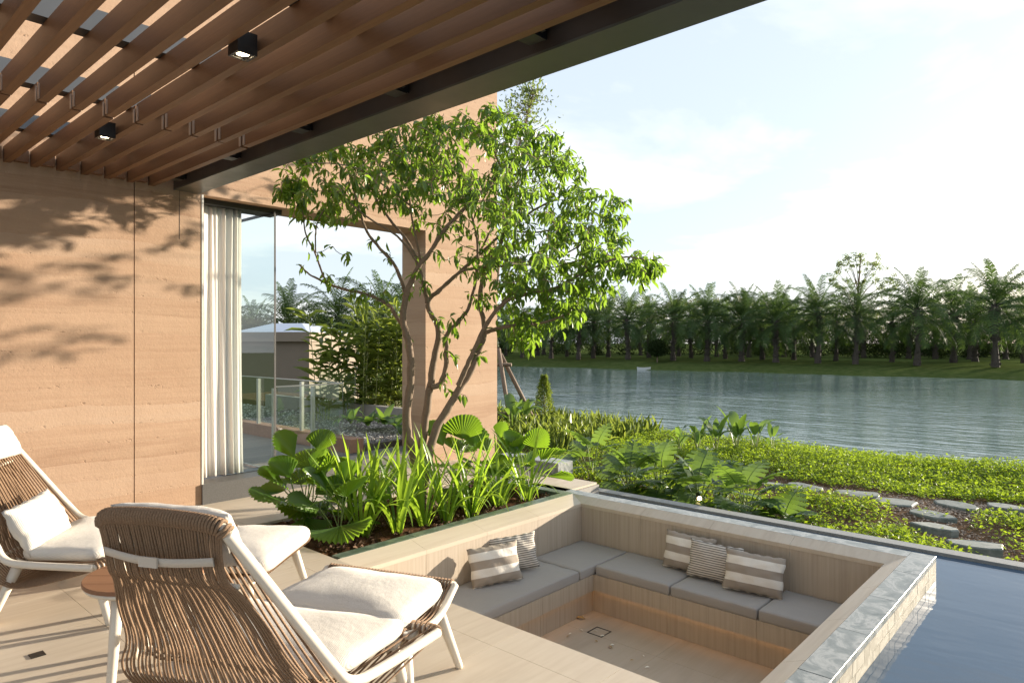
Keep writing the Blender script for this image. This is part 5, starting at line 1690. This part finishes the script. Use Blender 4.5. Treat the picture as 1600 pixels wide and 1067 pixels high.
for k, (px, py, Z) in enumerate([(548, 655, 9.9), (575, 660, 9.6), (600, 655, 9.8), (620, 662, 9.4)]):
    p = at(px, py, Z)
    e = empty('leafy_plant', (p.x, p.y, .28)); tag(e, f'low leafy plant at the foot of the ginger, {ORD[k]} from the left', 'plant', 'low plants under the ginger')
    for i in range(9):
        a = i * 137.5
        inst('leaf', random.choice(PAD), e, Matrix.Translation((0, 0, random.uniform(0, .06))) @ Matrix.Rotation(R(a), 4, 'Z') @ Matrix.Rotation(R(random.uniform(0, 40)), 4, 'Y') @ Matrix.Scale(random.uniform(.6, .95), 4))

# ================================================================== FAR PALMS AND WOODS
def frond_mesh(L, e0, droop, seed, nleaf=38, lw=.085):
    r = random.Random(seed)
    m_ = MB(); K = 12
    pts = [Vector((0, 0, 0))]; ang = e0; angs = [e0]
    for k in range(K):
        ang -= droop * (.35 + 1.3 * k / K) / K
        pts.append(pts[-1] + Vector((math.cos(ang), 0, math.sin(ang))) * L / K); angs.append(ang)
    m_.tube(pts, [.06 - .052 * i / K for i in range(K + 1)], 4, False)
    for s in (1, -1):
        for k in range(nleaf):
            f = .14 + .86 * (k + r.random() * .6) / nleaf
            i = min(K - 1, int(f * K)); q = pts[i].lerp(pts[i + 1], f * K - i)
            an = angs[i]
            ll = L * .19 * (math.sin(math.pi * (f * .84 + .13)) ** .6) * r.uniform(.85, 1.1) + .10
            tdir = Vector((math.cos(an), 0, math.sin(an)))
            d = (Vector((0, s, 0)) * 1.0 + tdir * r.uniform(.65, .95) + Vector((0, 0, r.uniform(-.05, .35)))).normalized()
            p1 = q + d * ll * .55; p2 = q + d * ll + Vector((0, 0, -ll * r.uniform(.35, .65)))
            wv = tdir * lw
            m_.add([q - wv * .5, q + wv * .5, p1 + wv * .5, p1 - wv * .5, p2], [(0, 1, 2, 3), (3, 2, 4)])
    return m_.mesh('frond', 'palm_leaf')
FR = [[frond_mesh(L, R(e0), R(dr_), 100 + i * 3 + j) for j in range(2)] for i, (L, e0, dr_) in enumerate([(5.6, 82, 35), (6.6, 66, 70), (7.0, 48, 88), (7.0, 30, 88), (6.6, 8, 75), (5.8, -24, 50)])]
def palm_trunk(seed, h=6.5):
    r = random.Random(seed); m_ = MB(); K = 16; pts, rd = [], []
    for k in range(K + 1):
        f = k / K; pts.append((.12 * math.sin(f * 3 + seed), .1 * math.sin(f * 2.2 + seed * 2), f * h))
        rd.append((.46 - .18 * min(1, f * 3.5) + .12 * max(0, f - .6)) * r.uniform(.9, 1.1))
    m_.tube(pts, rd, 9)
    for k in range(110):      # old leaf bases
        f = r.random() ** .8; a = r.uniform(0, 6.283); q = Vector((.12 * math.sin(f * 3 + seed), .1 * math.sin(f * 2.2 + seed * 2), f * h)); rr_ = .36 + .1 * (f > .7)
        d = Vector((math.cos(a), math.sin(a), .9)); b = q + Vector((math.cos(a), math.sin(a), 0)) * rr_ * .8
        m_.tube([b, b + d * r.uniform(.12, .30)], [.09, .05], 4)
    return m_.mesh('trunk', 'palm_bark')
TR = [palm_trunk(1), palm_trunk(2, 6.0), palm_trunk(3, 7.0)]
TRH = [6.5, 6.0, 7.0]
def palm(p, scale, label, group, nf=30, seed=0):
    r = random.Random(seed)
    e = empty('oil_palm', p, r.uniform(0, 6.28)); tag(e, label, 'palm', group)
    e.scale = (scale,) * 3
    k = r.randrange(3)
    inst('trunk', TR[k], e)
    for i in range(nf):
        f = i / (nf - 1)
        band = min(5, int((f ** .8) * 5.99))
        me = FR[band][r.randrange(2)]
        inst('frond', me, e, Matrix.Translation((0, 0, TRH[k] - .1 - .5 * f)) @ Matrix.Rotation(i * 2.39996 + r.uniform(-.25, .25), 4, 'Z') @ Matrix.Rotation(r.uniform(-.12, .12), 4, 'Y') @ Matrix.Scale(r.uniform(.85, 1.1), 4))
front = [(700, 8, 1.0), (757, 9, .95), (815, 10, .9), (861, 9, .95), (905, 8, 1.05), (927, 13, .95), (980, 9, 1.02), (1053, 9, 1.12), (1105, 9, 1.05), (1160, 10, 1.05), (1213, 8.5, 1.0), (1278, 8.5, 1.13), (1337, 8, 1.05), (1433, 8, 1.15), (1555, 7, 1.1), (1640, 8, 1.1)]
for k, (px, t_, s_) in enumerate(front):
    palm(bank_point(px, t_, BANK_Z - .05), s_ * random.uniform(.9, 1.04), f'oil palm on the far bank, {ORD[k]} from the left in the front row', 'oil palms along the far bank', 32, k)
second = [(740, 20), (790, 22), (840, 24), (885, 20), (950, 22), (1015, 20), (1080, 22), (1133, 20), (1190, 19), (1240, 20), (1306, 18), (1394, 17), (1490, 17), (1525, 22), (1600, 18)]
for k, (px, t_) in enumerate(second):
    palm(bank_point(px, t_, BANK_Z), random.uniform(.82, 1.12), f'oil palm behind the front row on the far bank, {ORD[k]} from the left', 'oil palms of the second row', 26, 50 + k)
third = [770, 850, 930, 1000, 1060, 1120, 1170, 1225, 1270, 1350, 1420, 1460, 1515, 1570, 1620]
for k, px in enumerate(third):
    palm(bank_point(px, 34 + random.uniform(-3, 3), BANK_Z), random.uniform(.95, 1.1), f'oil palm deep in the grove beyond the lake, {ORD[k]} from the left', 'oil palms deep in the grove', 22, 90 + k)
for k, (px, yc, Z, s_) in enumerate([(448, 503, 74, .92), (529, 494, 80, 1.0), (597, 497, 78, 1.0), (640, 488, 85, 1.05), (500, 515, 95, .9), (565, 512, 95, .9), (395, 520, 92, .8)]):
    c_ = at(px, yc, Z)
    palm((c_.x, c_.y, c_.z - 6.4 * s_), s_, ['oil palm above the pale roof of the neighbouring building', 'oil palm right of the pale roof, seen through the opening', 'oil palm behind the ginger plants, seen through the opening', 'oil palm next to the pier, seen through the opening', 'distant oil palm between the two taller palms behind the roof', 'distant oil palm low behind the ginger clump', 'distant oil palm behind the glass door, left of the roof'][k], 'oil palms behind the neighbouring building', 28, 140 + k)

def blob_leaves(centres, radii, per, size, name, mat, label, cat, flat=.8):
    org, tn = [], []
    for c_, r_ in zip(centres, radii):
        d = rng.normal(size=(per, 3)); d /= np.linalg.norm(d, axis=1, keepdims=True)
        rr_ = r_ * rng.uniform(.55, 1.05, per)[:, None]
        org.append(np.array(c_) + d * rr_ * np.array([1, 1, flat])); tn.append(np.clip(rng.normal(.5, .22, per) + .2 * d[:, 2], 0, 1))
    org = np.concatenate(org); tn = np.concatenate(tn); n_ = len(org)
    V, F, T0 = leaf_arrays(org, rng.normal(size=(n_, 3)), rng.normal(size=(n_, 3)), rng.uniform(.6, 1.3, n_) * size, rng.uniform(.35, .7, n_) * size, tn, False)
    o = link(bpy.data.objects.new(name, np_mesh(name, V, F, mat, T0)))
    tag(o, label, cat, kind='stuff'); return o
cs, rs = [], []
for i in range(90):
    px = random.uniform(930, 1260) if i < 60 else random.uniform(1230, 1640)
    Z = shore(px) + random.uniform(62, 85)
    top = 462 if px < 1215 else 482
    y = random.uniform(top + 12, 520); p = at(px, y, Z); cs.append(p); rs.append(random.uniform(1.6, 3.2))
blob_leaves(cs, rs, 420, .42, 'far_wood', 'wood_leaf', 'olive wood behind the palm grove', 'woods')
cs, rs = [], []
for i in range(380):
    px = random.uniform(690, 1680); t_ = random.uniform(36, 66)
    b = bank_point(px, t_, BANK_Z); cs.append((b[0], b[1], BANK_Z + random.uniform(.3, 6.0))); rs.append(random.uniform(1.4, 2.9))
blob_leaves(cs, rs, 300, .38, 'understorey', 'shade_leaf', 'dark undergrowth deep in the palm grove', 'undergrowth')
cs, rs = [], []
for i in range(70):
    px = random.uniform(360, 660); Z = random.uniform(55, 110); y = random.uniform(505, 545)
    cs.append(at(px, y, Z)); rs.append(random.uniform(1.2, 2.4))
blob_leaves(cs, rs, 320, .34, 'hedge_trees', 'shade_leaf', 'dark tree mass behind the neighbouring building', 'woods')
# tall open-crowned tree above the grove
bt = bank_point(1338, 30, BANK_Z)
e = empty('tall_tree', bt); tag(e, 'tall open-crowned tree rising above the palm grove', 'tree')
Zt = shore(1338) + 30
def rel(px, py): return at(px, py, Zt) - Vector(bt)
tr = smooth_path([Vector((0, 0, 0)), rel(1338, 500), rel(1342, 440), rel(1345, 400)], 2)
MB().tube(tr, [.28 - .22 * i / (len(tr) - 1) for i in range(len(tr))], 7).build('trunk', 'bark', e, True)
cl, rs = [], []
brm = MB()
for (x, y, r_) in [(1345, 398, .8), (1330, 402, .8), (1360, 408, .8), (1318, 412, .7), (1372, 418, .7), (1308, 425, .6), (1335, 418, .6), (1352, 425, .6), (1385, 434, .6), (1300, 434, .6), (1320, 436, .6), (1395, 440, .6), (1365, 440, .55), (1340, 440, .5), (1378, 448, .55), (1310, 446, .5), (1325, 408, .6), (1368, 412, .6), (1352, 402, .7), (1388, 450, .5)]:
    for q in range(4):
        c_ = rel(x + random.uniform(-6, 6), y + random.uniform(-4, 6)) + Vector((random.uniform(-1.2, 1.2), random.uniform(-1.2, 1.2), 0))
        cl.append(c_); rs.append(r_ * random.uniform(.5, .8))
    s_ = rel(1341, min(470, y + 45))
    brm.tube([s_, s_.lerp(c_, .5) + Vector((0, 0, .3)), c_], [.07, .045, .02], 4, False)
o = brm.build('branches', 'bark', e); o['kind'] = 'stuff'
org = []
for c_, r_ in zip(cl, rs):
    for q in range(38): org.append(c_ + Vector((random.gauss(0, 1), random.gauss(0, 1), random.gauss(0, .7))) * r_ * .6)
n = len(org)
V, F, T0 = leaf_arrays(np.array(org), rng.normal(size=(n, 3)), rng.normal(size=(n, 3)), rng.uniform(.2, .36, n), rng.uniform(.12, .2, n), rng.uniform(0, .8, n), False)
o = inst('crown', np_mesh('crown', V, F, 'fine_leaf', T0), e); o['kind'] = 'stuff'
# round bush on the bank and a small pale boat at the water's edge
b = bank_point(1027, 5.5, BANK_Z - .2)
e = empty('round_bush', b); tag(e, 'small round green bush on the far bank', 'bush')
MB().tube([(0, 0, 0), (0, 0, 2.0)], [.12, .05], 6).build('trunk', 'bark', e)
n = 2600
d = rng.normal(size=(n, 3)); d /= np.linalg.norm(d, axis=1, keepdims=True); org = d * rng.uniform(.6, 1.05, n)[:, None] * np.array([1.5, 1.5, 1.3]) + np.array([0, 0, 2.2])
V, F, T0 = leaf_arrays(org, rng.normal(size=(n, 3)), rng.normal(size=(n, 3)), rng.uniform(.2, .35, n), rng.uniform(.1, .2, n), rng.uniform(0, 1, n), False)
o = inst('crown', np_mesh('crown', V, F, 'palm_leaf' if False else 'shade_leaf', T0), e); o['kind'] = 'stuff'
b = bank_point(1006, -.4, LAKE_Z)
e = empty('small_boat', b, AZ - R(95)); tag(e, 'small pale boat moored at the far bank', 'boat')
hull = MB()
K = 10
for k in range(K + 1):
    f = k / K; w_ = .42 * math.sin(math.pi * (.12 + .76 * f)) ** .7
    x = -1.0 + 2.0 * f; sh = .34 + .10 * (2 * f - 1) ** 2
    hull.v += [(x, -w_, sh), (x * .95, -w_ * .75, -.05), (x * .95, w_ * .75, -.05), (x, w_, sh), (x, w_ * .88, sh), (x * .95, w_ * .6, .06), (x * .95, -w_ * .6, .06), (x, -w_ * .88, sh)]; hull.t += [.5] * 8
for k in range(K):
    for i in range(8):
        a = k * 8 + i; b2_ = k * 8 + (i + 1) % 8; hull.f.append((a, b2_, b2_ + 8, a + 8))
hull.f += [tuple(range(7, -1, -1)), tuple(K * 8 + i for i in range(8))]
hull.build('hull', 'boat_paint', e)
for x in (-.45, .35): MB().box((x - .09, -.36, .22), (x + .09, .36, .25)).build('thwart', 'boat_paint', e)
